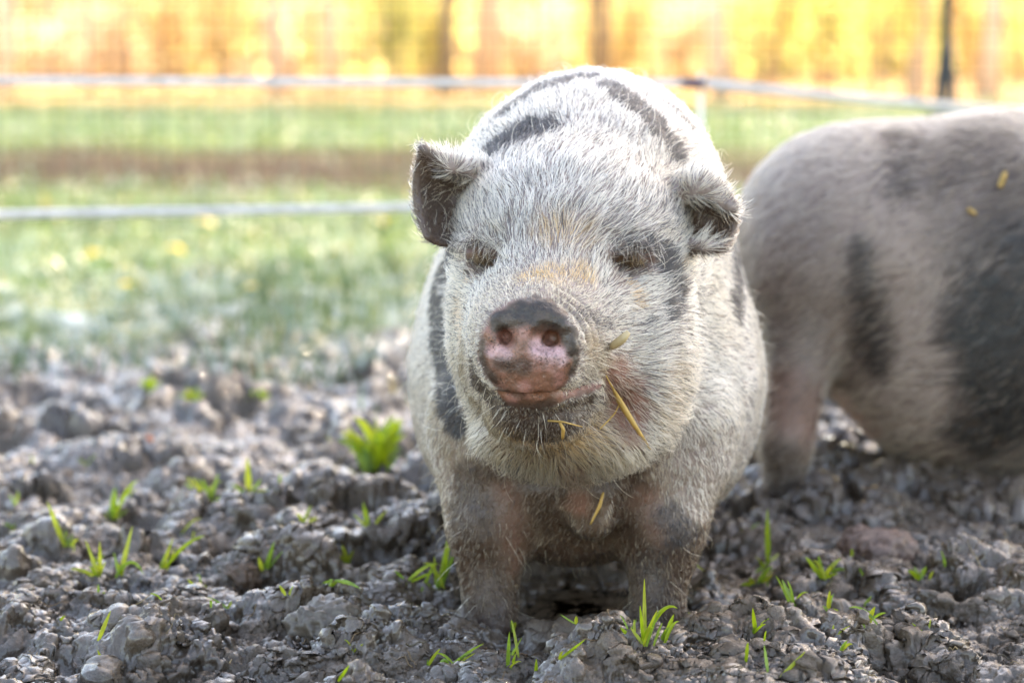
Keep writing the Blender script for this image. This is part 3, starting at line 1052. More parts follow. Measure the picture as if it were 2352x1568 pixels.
# ------------------------------------------------------------------ ground
def mud_height(x, y):
    wx = x + 0.035 * noise2(x * 8, y * 8, 71) + 0.014 * noise2(x * 27, y * 27, 73)
    wy = y + 0.035 * noise2(x * 8, y * 8, 72) + 0.014 * noise2(x * 27, y * 27, 74)
    h = 0.026 * fbm2(x * 2.3, y * 2.3, 1, 3)
    # trodden pits with pressed up rims
    f1, f2, c = worley2(wx / 0.21, wy / 0.19, 5)
    h = h - np.where(c > 0.35, 0.050 * (1 - sstep(0.10, 0.40, f1)) * c, 0)
    h = h + 0.014 * (1 - np.abs(sstep(0.25, 0.65, f1) * 2 - 1)) * (c > 0.35)
    for sc, amp, sd in ((0.150, 0.048, 11), (0.078, 0.026, 12), (0.040, 0.0050, 13)):
        qx = wx + 0.40 * sc * noise2(x / sc * 1.3, y / sc * 1.3, sd + 60) + 0.16 * sc * noise2(x / sc * 3.7, y / sc * 3.7, sd + 62)
        qy = wy + 0.40 * sc * noise2(x / sc * 1.3, y / sc * 1.3, sd + 61) + 0.16 * sc * noise2(x / sc * 3.7, y / sc * 3.7, sd + 63)
        f1, f2, c = worley2(qx / sc, qy / sc * 1.25, sd)
        lump = sstep(0.0, 0.42, f2 - f1) ** 0.8
        gate = 0.25 + 0.75 * sstep(-0.30, 0.30, noise2(x * 5 + sd, y * 5, 40 + sd))
        h = h + amp * lump * (0.05 + 0.95 * c * c) * gate
    rid = 1 - np.abs(noise2(wx * 22, wy * 34, 50))
    h = h + 0.008 * rid ** 3 * sstep(-.2, .3, noise2(x * 6, y * 6, 57)) - 0.003
    h = h + 0.0016 * noise2(wx * 170, wy * 170, 51)
    return h - 0.034


def meadow_edge(x):
    return 4.8 + 0.45 * noise2(x * 1.3, x * 0 + 2.2, 81) + 0.2 * noise2(x * 4.0, x * 0 + 7.2, 82)


def ground_z(x, y):
    x = np.asarray(x, float); y = np.asarray(y, float)
    e = y - meadow_edge(x)
    m = 1 - sstep(-0.7, 0.9, e)
    far = sstep(7, 12, y)
    soft = 0.05 * fbm2(x * 1.1, y * 1.1, 91, 3) * (1 - 0.6 * far) + 0.02 * noise2(x * 5, y * 5, 95)
    ditch = -0.20 * np.exp(-((y - 11.9) / 1.0) ** 2) + 0.02 * sstep(12.3, 14.5, y)
    roll = 0.5 * sstep(40, 120, np.hypot(x, y)) * noise2(x * 0.01, y * 0.01, 96)
    # hollow trodden round the pigs' feet and a rim of mud pressed up before them
    hol = -0.034 * np.exp(-(((x - 0.07) / 0.15) ** 2 + ((y - 2.52) / 0.15) ** 2)) - 0.055 * np.exp(-(((x - 0.07) / 0.075) ** 2 + ((y - 2.68) / 0.15) ** 2))
    fade = np.clip(1.9 - np.abs(y - 3.2) / 9, 0.0, 1)
    return mud_height(x, y) * (0.28 + 0.72 * m) * fade + soft * (1 - m) + ditch + roll + hol


def make_ground():
    s_in = np.linspace(-1, 1, 821)
    s_out = 1 + np.cumsum(0.004 * 1.17 ** np.arange(1, 52))
    s = np.concatenate([-s_out[::-1], s_in, s_out])
    ys = [2.0]
    while ys[-1] < 2.75: ys.append(ys[-1] + 0.0017)
    st = 0.0017
    while ys[-1] < 400:
        st = st * 1.010 if ys[-1] < 6.5 else st * 1.045
        ys.append(ys[-1] + st)
    pre = [2.0]; st = 0.004
    while pre[-1] > -60:
        st *= 1.12; pre.append(pre[-1] - st)
    ys = np.array(pre[::-1][:-1] + ys)
    half = 0.245 * np.maximum(ys, 2.6)
    X = s[None, :] * half[:, None]
    Y = np.repeat(ys[:, None], len(s), 1)
    Z = ground_z(X, Y)
    ny, nx = X.shape
    V = np.stack([X, Y, Z], -1).reshape(-1, 3)
    i = np.arange(ny * nx).reshape(ny, nx)
    # knead it: push the surface in and out along its own normal so that lumps overhang
    gx = np.gradient(Z, axis=1) / np.gradient(X, axis=1)
    gy = np.gradient(Z, axis=0) / np.gradient(Y, axis=0)
    nn = np.stack([-gx, -gy, np.ones_like(gx)], -1).reshape(-1, 3)
    nn /= np.linalg.norm(nn, axis=1)[:, None]
    near = np.nonzero((V[:, 1] > 2.0) & (V[:, 1] < 6) & (np.abs(V[:, 0]) < 0.27 * np.maximum(V[:, 1], 2.6)))[0]
    q = V[near]
    def rid(k, sd):
        return 1.1 - 2.4 * np.sqrt(noise3(q * k + 0.6 * noise3(q * k * 0.7, sd + 5)[:, None], sd) ** 2 + 0.014)
    gate = 0.42 + 0.70 * sstep(-0.30, 0.35, noise3(q * 7, 210) + 0.4 * noise3(q * 18, 211))
    amt = 0.0090 * noise3(q * 30, 201) + (0.25 + 0.75 * gate) * (0.0050 * rid(58, 202) + 0.0030 * noise3(q * 100, 207) + 0.0027 * rid(140, 203) + 0.0018 * rid(280, 204) + 0.0012 * noise3(q * 480, 208))
    amt = amt * (1 - sstep(4.5, 6, q[:, 1]))
    V[near] = q + nn[near] * amt[:, None] * [1.5, 1.5, 1.0]
    Q = np.stack([i[:-1, :-1], i[:-1, 1:], i[1:, 1:], i[1:, :-1]], -1).reshape(-1, 4)
    # water stands in the deepest hollows
    mud = (V[:, 1] > 2.0) & (V[:, 1] < 5.2) & (np.abs(V[:, 0]) < 1.4)
    level = np.percentile(V[mud, 2], 5.0)
    wet = np.where(mud, 1 - sstep(level + 0.001, level + 0.010, V[:, 2]), 0)
    V[mud, 2] = np.maximum(V[mud, 2], level)
    x, y = V[:, 0], V[:, 1]
    e = y - meadow_edge(x)
    green = sstep(-0.3, 0.6, e + 0.5 * noise2(x * 2.5, y * 2.5, 83)) * (1 - sstep(8.7, 10.5, y + 0.7 * noise2(x * 1.1, y * 0.8, 84)))
    green = np.maximum(green, sstep(13.0, 15.0, y + 0.8 * noise2(x * 0.9, y * 0.8, 85)))
    litter = sstep(21, 25, y + 1.5 * noise2(x * 0.6, y * 0.6, 86))
    print('ground', V.shape)
    dry_shade = sstep(5.5, 8.5, y)
    return V, Q, green.astype(np.float32), litter.astype(np.float32), dry_shade.astype(np.float32), wet.astype(np.float32)


def ground_material():
    N = Nodes('ground')
    g = N.attr('green').outputs['Fac']; l = N.attr('litter').outputs['Fac']
    n1 = N.noise(7, 5, 0.65); n2 = N.noise(60, 5, 0.7); n3 = N.noise(260, 4, 0.75)
    base = N.ramp(n1, [(0.32, (0.038, 0.021, 0.0105)), (0.5, (0.090, 0.057, 0.034)), (0.68, (0.138, 0.096, 0.062))])
    base = N.mix(N.ramp(n2, [(0.40, (0, 0, 0)), (0.66, (1, 1, 1))]), base, (0.100, 0.070, 0.045))
    base = N.mix(N.math('MULTIPLY', N.ramp(n3, [(0.55, (0, 0, 0)), (0.70, (1, 1, 1))]), 0.6), base, (0.022, 0.014, 0.009))
    base = N.mix(N.math('MULTIPLY', N.attr('dry_shade').outputs['Fac'], 0.75), base, (0.022, 0.014, 0.009))  # bare earth beyond the mud, darkened with the ditch's shade painted in
    grass = N.ramp(n1, [(0.3, (0.045, 0.075, 0.020)), (0.7, (0.10, 0.16, 0.045))])
    leaf = N.ramp(N.noise(9, 5, 0.7), [(0.3, (0.28, 0.16, 0.065)), (0.55, (0.42, 0.27, 0.12)), (0.75, (0.50, 0.37, 0.22))])
    col = N.mix(g, base, grass)
    col = N.mix(l, col, leaf)
    N.link(col, N.b.inputs['Base Color'])
    wet = N.ramp(N.noise(16, 5, 0.7), [(0.36, (0.20, 0.20, 0.20)), (0.52, (0.32, 0.32, 0.32)), (0.70, (0.55, 0.55, 0.55))])
    dry_shade = N.attr('dry_shade').outputs['Fac']
    rough = N.mix(N.math('MAXIMUM', N.math('MAXIMUM', g, l), dry_shade), wet, (0.95, 0.95, 0.95))
    N.link(N.math('SUBTRACT', 0.60, N.math('MULTIPLY', dry_shade, 0.5)), N.b.inputs['Specular IOR Level'])
    pool = N.attr('wet').outputs['Fac']
    rough = N.mix(pool, rough, (0.05, 0.05, 0.05))
    N.link(rough, N.b.inputs['Roughness'])
    N.link(N.math('MULTIPLY', N.math('SUBTRACT', 1.0, dry_shade), N.ramp(N.noise(11, 4, 0.6), [(0.40, (0, 0, 0)), (0.58, (0.95, 0.95, 0.95))])), N.b.inputs['Coat Weight'])
    N.b.inputs['Coat Roughness'].default_value = 0.14
    h = N.math('ADD', N.math('MULTIPLY', n3, 0.6), N.math('MULTIPLY', N.noise(620, 3, 0.7), 0.4))
    b1 = N.bump(h, 0.9, 0.0034)
    bn = N.n.new('ShaderNodeBump')
    bn.inputs['Distance'].default_value = 0.006
    N.link(N.noise(110, 4, 0.6), bn.inputs['Height'])
    N.link(b1, bn.inputs['Normal'])
    N.link(N.math('SUBTRACT', 0.5, N.math('MULTIPLY', pool, 0.5)), bn.inputs['Strength'])
    N.link(N.math('SUBTRACT', 0.9, N.math('MULTIPLY', pool, 0.88)), b1.node.inputs['Strength'])
    N.link(bn.outputs['Normal'], N.b.inputs['Normal'])
    return N.m


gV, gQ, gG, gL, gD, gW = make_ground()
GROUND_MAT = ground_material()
ground = mesh_obj('ground', gV, gQ, GROUND_MAT, cols={'green': gG, 'litter': gL, 'dry_shade': gD, 'wet': gW})
tag(ground, kind='structure')


# ------------------------------------------------------------------ crumbs of mud lying on the ground
def crumbs():
    r = np.random.default_rng(3)
    bm_v, bm_f = [], []
    t = (1 + 5 ** .5) / 2
    iv = np.array([(-1, t, 0), (1, t, 0), (-1, -t, 0), (1, -t, 0), (0, -1, t), (0, 1, t), (0, -1, -t), (0, 1, -t), (t, 0, -1), (t, 0, 1), (-t, 0, -1), (-t, 0, 1)], float)
    iv /= np.linalg.norm(iv[0])
    it = np.array([(0, 11, 5), (0, 5, 1), (0, 1, 7), (0, 7, 10), (0, 10, 11), (1, 5, 9), (5, 11, 4), (11, 10, 2), (10, 7, 6), (7, 1, 8), (3, 9, 4), (3, 4, 2), (3, 2, 6), (3, 6, 8), (3, 8, 9), (4, 9, 5), (2, 4, 11), (6, 2, 10), (8, 6, 7), (9, 8, 1)])
    # one subdivision
    V, F, mid = iv.tolist(), [], {}
    def m(a, b):
        k = (min(a, b), max(a, b))
        if k not in mid:
            q = (np.array(V[a]) + np.array(V[b])); V.append((q / np.linalg.norm(q)).tolist()); mid[k] = len(V) - 1
        return mid[k]
    for a, b, c in it:
        ab, bc, ca = m(a, b), m(b, c), m(c, a)
        F += [(a, ab, ca), (b, bc, ab), (c, ca, bc), (ab, bc, ca)]
    V = np.array(V); F = np.array(F)
    n = 1500
    D = 2.12 + 2.6 * r.random(n) ** 1.7
    x = (r.random(n) * 2 - 1) * 0.23 * D
    size = 0.0018 + 0.0055 * r.random(n) ** 2.5
    keep = ~((np.abs(x - 0.07) < 0.13) & (D > 2.40) & (D < 3.3))
    x, D, size = x[keep], D[keep], size[keep]
    z = ground_z(x, D)
    VV = []
    for i in range(len(x)):
        q = V * (1 + 0.6 * noise3(V * 1.7 + i * 3.3, 60)[:, None] + 0.4 * noise3(V * 4 + i * 5.1, 61)[:, None]) * size[i] * r.uniform(0.7, 1.3, 3)
        VV.append(q + [x[i], D[i], z[i] + size[i] * 0.25])
    k = len(V)
    FF = (F[None] + (np.arange(len(x)) * k)[:, None, None]).reshape(-1, 3)
    VV = np.concatenate(VV)
    z0 = np.zeros(len(VV), np.float32)
    o = mesh_obj('mud_crumbs', VV, FF, GROUND_MAT, cols={'green': z0, 'litter': z0, 'dry_shade': z0, 'wet': z0})
    tag(o, 'crumbs and small lumps of wet mud lying on the trodden ground', 'mud', kind='stuff')


crumbs()
gbvh = None


def gz(x, y):
    return float(ground_z(np.array([x]), np.array([y]))[0])


def on_ground(u, v):
    """The point of the ground seen at picture point (u, v), ground taken as its real relief."""
    d = np.array(P(u, v, 1.0)) - [0, 0, CAM_H]
    D = np.concatenate([np.arange(2.05, 7, 0.006), np.arange(7, 60, 0.05)])
    q = d[None] * D[:, None] + [0, 0, CAM_H]
    below = q[:, 2] < ground_z(q[:, 0], q[:, 1])
    k = int(np.argmax(below)) if below.any() else len(D) - 1
    return np.array([q[k, 0], q[k, 1], gz(q[k, 0], q[k, 1])])


# ------------------------------------------------------------------ the second pig, side on, to the right and behind
def sculpt_second():
    cl = Clay(np.arange(0.22, 1.62, 0.0095), np.arange(2.98, 3.66, 0.0095), np.arange(-0.10, 0.57, 0.0095))
    yc = 3.33
    cl.ell((0.69, yc, 0.250), (0.33, 0.205, 0.236), 0.05)
    cl.ell((0.470, yc, 0.300), (0.165, 0.170, 0.165), 0.06)
    cl.ell((1.02, yc, 0.270), (0.26, 0.175, 0.210), 0.08)
    cl.ell(P(2250, 850, 3.24), (0.18, 0.11, 0.145), 0.05)
    # hind legs
    for dy in (-0.115, 0.11):
        cl.ell((0.405, yc + dy * 0.75, 0.26), (0.082, 0.080, 0.095), 0.04)
        cl.cone((0.390, yc + dy, 0.18), (0.362, yc + dy * 1.35, 0.05), 0.050, 0.031, 0.03)
        cl.cone((0.366, yc + dy * 1.35, 0.05), (0.362, yc + dy * 1.4, -0.07), 0.030, 0.026, 0.02)
    # front legs, head turned to the ground, beyond the frame
    for dy in (-0.10, 0.10):
        cl.cone((1.08, yc + dy, 0.16), (1.10, yc + dy * 1.05, -0.07), 0.062, 0.032, 0.04)
    cl.cone((1.12, yc, 0.28), (1.30, yc, 0.24), 0.15, 0.115, 0.06)
    cl.ell((1.34, yc, 0.22), (0.12, 0.11, 0.11), 0.05)
    cl.cone((1.38, yc, 0.20), (1.50, yc, 0.13), 0.075, 0.045, 0.04)
    for dy in (-0.09, 0.09):
        cl.ell((1.29, yc + dy, 0.33), (0.035, 0.022, 0.055), 0.02)
    # tail
    cl.chain([np.array((0.305, yc, 0.33)), np.array((0.275, yc - .01, 0.27)), np.array((0.265, yc, 0.20))], [0.014, 0.010, 0.006], 0.02)
    return cl.skin(2)


SV, SQ = sculpt_second()
SN = vert_normals(SV, SQ)
sbvh = BVHTree.FromPolygons([tuple(v) for v in SV], SQ.tolist())


def on_second(u, v):
    loc, nor, i, d = sbvh.ray_cast(Vector((0, 0, CAM_H)), ray(u, v))
    return (np.array(loc), np.array(nor)) if loc is not None else (None, None)


P2 = [Patch(k, uv, r, w, s, on_second) for (k, uv, r, w, s) in [
    ('dark', [(1975, 560), (1990, 680), (2010, 800), (2020, 850)], [26, 44, 44, 26], 0.82, 0.85),
    ('dark', [(2080, 320), (2070, 430)], [46, 46], 0.65, 0.8),
    ('dark', [(2280, 700), (2290, 850), (2330, 960)], [110, 118, 96], 1.15, 0.6),
    ('dark', [(2345, 600), (2345, 800)], [90, 100], 1.0, 0.6),
    ('dark', [(2215, 985), (2270, 1030)], [48, 60], 1.0, 0.65),
    ('brown', [(2180, 400), (2250, 330), (2330, 420), (2300, 520)], [80, 80, 100, 100], 0.95, 0.7),
    ('brown', [(2160, 480), (2200, 560)], [50, 50], 0.55, 0.7),
    ('brown', [(1830, 560), (1870, 760)], [110, 120], 0.5, 0.9),
    ('pink', [(1800, 900), (1850, 960)], [80, 70], 0.8, 0.6),
    ('pink', [(1950, 930), (2000, 990), (2080, 1070), (2160, 1110)], [44, 46, 46, 40], 1.0, 0.5),
    ('brown', [(2060, 1070), (2180, 1115), (2280, 1110)], [50, 50, 50], 0.8, 0.5),
    ('brown', [(1800, 1060), (1800, 1130)], [60, 60], 0.9, 0.5),
]]


def second_masks(p):
    nz = noise3(p * 30, 3) + 0.5 * noise3(p * 70, 4)
    M = {k: np.zeros(len(p)) for k in ('dark', 'brown', 'tan', 'pink', 'dirt')}
    for q in P2: M[q.kind] = np.maximum(M[q.kind], q.mask(p, nz))
    M['brown'] = np.maximum(M['brown'], 1 - sstep(0.0, 0.07, p[:, 2]))
    return M


pig2 = empty('pig', (0.70, 3.33, 0.0))
tag(pig2, 'out of focus grey and black pig standing side on behind the white pig', 'pig')
M2 = second_masks(SV)
c2 = np.tile(np.array([0.30, 0.215, 0.175]), (len(SV), 1))
c2 = lerp3(c2, (0.24, 0.12, 0.085), M2['pink']); c2 = lerp3(c2, (0.06, 0.038, 0.026), M2['brown']); c2 = lerp3(c2, (0.014, 0.012, 0.011), M2['dark'])
mesh_obj('body', SV, SQ, SKIN, pig2, cols={'coat': c2, 'bare': np.zeros(len(SV))})


def second_fur():
    r = np.random.default_rng(8)
    wt = np.where(SN[:, 1] < 0.4, 1.0, 0.3) * (SV[:, 0] < 1.2) + 0.15
    p, n = scatter(SV, SQ, SN, 46000, r, wt)
    M = second_masks(p)
    m = len(p)
    fl = np.tile(np.array([-1.0, 0.0, -0.5]), (m, 1))
    path = strands(p, n, fl, r.uniform(0.014, 0.028, m), 0.25, 0.25, 0.35, r, 5, 0.012, 0.2)
    c = np.array([0.50, 0.38, 0.275]) * np.clip(1 + r.normal(0, .1, m), .6, 1.2)[:, None]
    c = lerp3(c, (0.34, 0.155, 0.098), M['pink'] * 0.9)
    c = lerp3(c, (0.10, 0.070, 0.050), M['brown'] * r.uniform(.6, 1, m))
    dk = (M['dark'] + r.normal(0, 0.36, m)) > 0.5
    c = lerp3(c, (0.024, 0.018, 0.014), dk * 0.96)
    rad = np.full((m, 5), 0.00034) * np.array([1, 1, .85, .6, .2])[None]
    fur_object('fur', path, rad, np.clip(c, .01, .95), FUR, pig2)


second_fur()


# ------------------------------------------------------------------ meadow
def blades_mesh(name, x, y, z, h, w, lean, az, col, mat, seg=3):
    """Many blades in one mesh: each a tapering strip of seg quads that bends over."""
    n = len(x)
    t = np.linspace(0, 1, seg + 1)
    dx, dy = np.cos(az), np.sin(az)
    px, py = -dy, dx
    out = lean[:, None] * h[:, None] * t[None] ** 2
    up = h[:, None] * (t[None] - 0.35 * lean[:, None] * t[None] ** 2)
    ww = w[:, None] * (1 - t[None] ** 1.6) * 0.5 + 0.0002
    C = np.stack([x[:, None] + dx[:, None] * out, y[:, None] + dy[:, None] * out, z[:, None] + up], -1)
    S = np.stack([px[:, None] * ww, py[:, None] * ww, 0 * ww], -1)
    V = np.stack([C - S, C + S], 2).reshape(n, -1, 3)
    k = 2 * (seg + 1)
    f = np.array([(2 * i, 2 * i + 1, 2 * i + 3, 2 * i + 2) for i in range(seg)])
    F = (f[None] + (np.arange(n) * k)[:, None, None]).reshape(-1, 4)
    return mesh_obj(name, V.reshape(-1, 3), F, mat, cols={'tint': np.repeat(col, k, 0)})


GRASS = leaf_mat('grass', 'tint', trans=0.45, rough=0.35, spec=0.5)


def meadow():
    r = np.random.default_rng(21)
    n = 90000
    D = 3.9 + 22 * r.random(n) ** 1.35
    x = (r.random(n) * 2 - 1) * (0.25 * D + 0.3)
    e = D - meadow_edge(x)
    dens = sstep(-0.8, 0.8, e + 1.1 * noise2(x * 3.1, D * 3.1, 87)) * (1 - 0.85 * sstep(8.8, 10.4, D + .7 * noise2(x * 1.1, D * 0.8, 84)) * (1 - sstep(13.4, 15.2, D + .8 * noise2(x * 0.9, D * 0.8, 85))))
    dens *= 1 - 0.9 * sstep(20, 25, D)
    dens *= 0.5 + 0.5 * sstep(-0.3, 0.2, noise2(x * 2.2, D * 2.2, 89))
    k = r.random(n) < dens
    x, D = x[k], D[k]
    n = len(x)
    z = ground_z(x, D) - 0.005
    tall = 0.6 + 0.6 * sstep(-0.4, 0.6, noise2(x * 1.7, D * 1.7, 88))
    h = r.uniform(0.035, 0.085, n) * tall * (1 + 0.02 * D)
    w = r.uniform(0.004, 0.008, n) * (0.6 + 0.08 * D)
    patch = noise2(x * 1.1, D * 1.1, 90)
    c = np.array([0.070, 0.130, 0.042])[None] * r.uniform(0.7, 1.3, n)[:, None]
    c = lerp3(c, (0.13, 0.19, 0.055), sstep(-0.1, 0.5, patch + r.normal(0, .3, n)))
    dew = r.random(n) < 0.20 + 0.30 * sstep(-0.1, 0.4, noise2(x * 2.7, D * 2.7, 92))
    c = lerp3(c, (0.28, 0.37, 0.32), dew * 0.9)
    dead = r.random(n) < 0.05
    c = lerp3(c, (0.42, 0.34, 0.16), dead * 1.0)
    o = blades_mesh('meadow_grass', x, D, z, h, w, r.uniform(0.2, 1.2, n), r.random(n) * 6.283, c, GRASS)
    tag(o, 'dewy green grass growing on the meadow beyond the mud', 'grass', kind='stuff')


meadow()


# ------------------------------------------------------------------ woodland edge
TRUNK_MATS = {k: simple_mat('bark_' + k, c, 0.8, 0.2, 0, 0.35, 6.0) for k, c in
              (('pale', (0.66, 0.50, 0.38)), ('dark', (0.26, 0.19, 0.12)), ('brown', (0.46, 0.33, 0.22)))}
LEAVES = leaf_mat('autumn_leaves', 'tint', trans=0.62, rough=0.5, spec=0.3)


def leaf_cloud(name, C, size, col, r, parent, mat=None):
    n = len(C)
    a = unit(r.normal(0, 1, (n, 3))); b = unit(np.cross(a, r.normal(0, 1, (n, 3))))
    s = size[:, None]
    V = np.stack([C - a * s, C + b * s * 0.55 - a * s * 0.1, C + a * s, C - b * s * 0.55 - a * s * 0.1], 1).reshape(-1, 3)
    F = np.arange(4 * n).reshape(-1, 4)
    return mesh_obj(name, V, F, mat or LEAVES, parent, smooth=False, cols={'tint': np.repeat(col, 4, 0)})


GOLD, YEL, LIME, ORANGE, PEACH, BRONZE = (0.74, 0.57, 0.29), (0.75, 0.66, 0.27), (0.56, 0.58, 0.22), (0.70, 0.50, 0.27), (0.76, 0.60, 0.46), (0.54, 0.39, 0.26)


def tree(u, D, height, rad, kind, tint, label, seed, low=3.4, nleaf=700, lean=0.0, cat='tree'):
    r = np.random.default_rng(seed)
    x = (u - 1176) * D / FPX
    z = gz(x, D)
    t = empty('tree', (x, D, z))
    tag(t, label, cat, 'trees along the wood edge')
    k = 9
    pts = np.array([[x + lean * (i / (k - 1)) * height + 0.06 * math.sin(i * 1.3 + seed), D + 0.06 * math.cos(i * 1.7 + seed), z - 0.1 + height * 0.9 * i / (k - 1)] for i in range(k)])
    rr = rad * np.linspace(1.0, 0.2, k) * np.where(np.arange(k) == 0, 1.35, 1)
    tube_obj('trunk', pts, rr, TRUNK_MATS[kind], t, 9)
    ends = []
    for i in range(9):
        f = r.uniform(low / height + 0.02, 0.85)
        p0 = pts[0] + (pts[-1] - pts[0]) * f
        az = r.random() * 6.283; L = r.uniform(0.8, 1.8) * (1.15 - f) * height * 0.22
        d = np.array([math.cos(az), math.sin(az), r.uniform(0.2, 0.8)])
        q = np.array([p0 + d * L * s + [0, 0, -0.12 * L * s * s] for s in np.linspace(0, 1, 5)])
        tube_obj('branch', q, rad * 0.32 * np.linspace(1, .25, 5), TRUNK_MATS[kind], t, 5)
        ends.append(q)
    # crown: clumps round the branches, ragged outline
    C = []
    for q in ends:
        for s in range(1, 5):
            C.append(q[s] + r.normal(0, 0.42, (nleaf // 36, 3)) * [1, 1, 0.8])
    C = np.concatenate(C)
    C = C[C[:, 2] > z + low * 0.75]
    col = np.array(tint)[None] * r.uniform(0.65, 1.3, len(C))[:, None]
    col = lerp3(col, YEL, (r.random(len(C)) < 0.2) * 1.0)
    leaf_cloud('crown', C, r.uniform(0.05, 0.10, len(C)), np.clip(col, 0, .85), r, t)


def bush(u, D, w, h, tint, label, seed, nleaf=1000):
    r = np.random.default_rng(seed)
    x = (u - 1176) * D / FPX
    z = gz(x, D)
    b = empty('bush', (x, D, z))
    tag(b, label, 'bush', 'bushes along the wood edge')
    tips = []
    for i in range(11):
        az = r.random() * 6.283
        d = np.array([math.cos(az) * w * 0.5, math.sin(az) * w * 0.4, h]) * r.uniform(0.55, 1.0)
        q = np.array([np.array([x, D, z - 0.03]) + d * s * [s ** .5, s ** .5, 1] for s in np.linspace(0.02, 1, 6)])
        tube_obj('stem', q, 0.022 * np.linspace(1, .2, 6), TRUNK_MATS['brown'], b, 5)
        tips.append(q)
    C = np.concatenate([q[s] + r.normal(0, 1, (nleaf // 44, 3)) * np.array([w, w * .8, h * .55]) * 0.13 for q in tips for s in range(2, 6)])
    C = C[C[:, 2] > z + 0.03]
    col = np.array(tint)[None] * r.uniform(0.6, 1.3, len(C))[:, None]
    col = lerp3(col, LIME, (r.random(len(C)) < 0.15) * 1.0)
    leaf_cloud('foliage', C, r.uniform(0.03, 0.07, len(C)), np.clip(col, 0, .85), r, b)


for i, a in enumerate([
    (18, 27, 8.0, 0.10, 'pale', GOLD, 'slim pale tree at the left end of the wood edge'),
    (205, 30, 9.0, 0.08, 'pale', GOLD, 'thin pale tree between the cream gaps left of the golden bush'),
    (290, 33, 9.0, 0.10, 'brown', ORANGE, 'brown trunked tree just left of the golden bush'),
    (640, 29, 9.0, 0.13, 'pale', PEACH, 'broad peach coloured trunk right of the golden bush'),
    (770, 34, 9.0, 0.15, 'pale', PEACH, 'stout peach trunk left of the yellow green bush'),
    (1035, 28, 8.5, 0.11, 'dark', GOLD, 'dark trunk behind the back of the white pig, left of its hump'),
    (1120, 31, 9.0, 0.20, 'pale', PEACH, 'wide peach trunk right beside the dark trunk above the pig'),
    (1262, 35, 9.0, 0.20, 'pale', PEACH, 'pale trunk straight above the white pig'),
    (1372, 29, 8.5, 0.12, 'dark', ORANGE, 'dark brown trunk above the right shoulder of the white pig'),
    (1490, 32, 9.0, 0.16, 'pale', GOLD, 'pale trunk above the end of the upper rope'),
    (1655, 26, 9.0, 0.10, 'pale', YEL, 'bright cream trunk right of the rope stake'),
    (1905, 34, 8.5, 0.14, 'brown', LIME, 'brown trunk amid the lime yellow bushes'),
    (2105, 27, 8.0, 0.11, 'pale', YEL, 'leaning peach trunk left of the dark fence post'),
    (2270, 26, 8.0, 0.12, 'pale', YEL, 'leaning pale trunk right of the dark fence post'),
]):
    tree(*a, seed=100 + i, lean={12: 0.02, 13: -0.03}.get(i, 0.0))

def added_shade_tree():
    """A made-up tree out of view on the right, added so its crown dims the sun on the pigs."""
    r = np.random.default_rng(55)
    tgt = np.array([0.25, 2.85, 0.2])
    c = tgt + np.array(sun_dir) * 13.5
    bx, by = c[0] + 0.55, c[1] + 0.6
    z = gz(bx, by)
    t = empty('tree', (bx, by, z))
    tag(t, 'large leafy tree added out of view on the right to shade pigs and mud', 'tree')
    pts = np.array([[bx, by, z - .2], [bx - .02, by, z + 2], [bx - .1, by - .1, z + 4.5], [c[0], c[1], c[2] + 1]])
    tube_obj('trunk', pts, [.24, .19, .16, .06], TRUNK_MATS['brown'], t, 12)
    for i in range(14):
        d = unit(r.normal(0, 1, (1, 3)))[0] * [2.6, 2.2, 1.6]
        p0 = pts[2] + (pts[3] - pts[2]) * r.uniform(0, .9)
        q = np.array([p0 + (c + d * .9 - p0) * s + [0, 0, .25 * math.sin(s * 3.1)] for s in np.linspace(0, 1, 6)])
        tube_obj('branch', q, .07 * np.linspace(1, .15, 6), TRUNK_MATS['brown'], t, 6)
    n = 7400  # leaf count sets how much sun this added crown lets through
    d = unit(r.normal(0, 1, (n, 3))) * (r.random(n) ** 0.4)[:, None] * [3.2, 3.1, 1.9]
    C = c + d + r.normal(0, .12, (n, 3))
    gap = noise3(C * 0.9, 301) + 0.5 * noise3(C * 2.1, 302)
    C = C[gap > -0.9]
    col = np.array([0.46, 0.36, 0.06])[None] * r.uniform(.6, 1.3, len(C))[:, None]
    leaf_cloud('crown', C, r.uniform(.09, .15, len(C)), np.clip(col, 0, .8), r, t)


added_shade_tree()

for i, a in enumerate([
    (110, 36, 2.2, 1.6, PEACH, 'low peach bush at the far left of the wood edge'),
    (390, 30, 1.5, 2.1, ORANGE, 'orange gold bush at the left of the wood edge'),
    (520, 29, 1.3, 2.0, GOLD, 'golden yellow bush beside the orange bush'),
    (905, 28, 1.3, 1.9, LIME, 'yellow green bush left of the dark trunk'),
    (985, 30, 1.0, 1.7, YEL, 'bright yellow bush left of the dark trunk'),
    (1215, 33, 1.4, 1.5, PEACH, 'dull peach bush straight behind the hump of the white pig'),
    (1430, 31, 1.2, 1.7, GOLD, 'golden bush behind the right shoulder of the white pig'),
    (1560, 34, 1.4, 1.5, PEACH, 'peach bush behind the end of the upper rope'),
    (1760, 27, 1.4, 2.0, YEL, 'yellow bush right of the cream trunk'),
    (1880, 29, 1.4, 2.2, LIME, 'lime coloured bush over the rump of the grey pig'),
    (2010, 27, 1.5, 2.2, YEL, 'large bright yellow bush left of the dark fence post'),
    (2110, 30, 1.2, 2.2, LIME, 'lime yellow bush close behind the dark fence post'),
    (2230, 28, 1.1, 2.1, GOLD, 'golden bush right of the dark fence post'),
    (2335, 27, 1.2, 2.2, YEL, 'yellow bush at the right end of the wood edge'),
]):
    bush(*a, seed=200 + i)


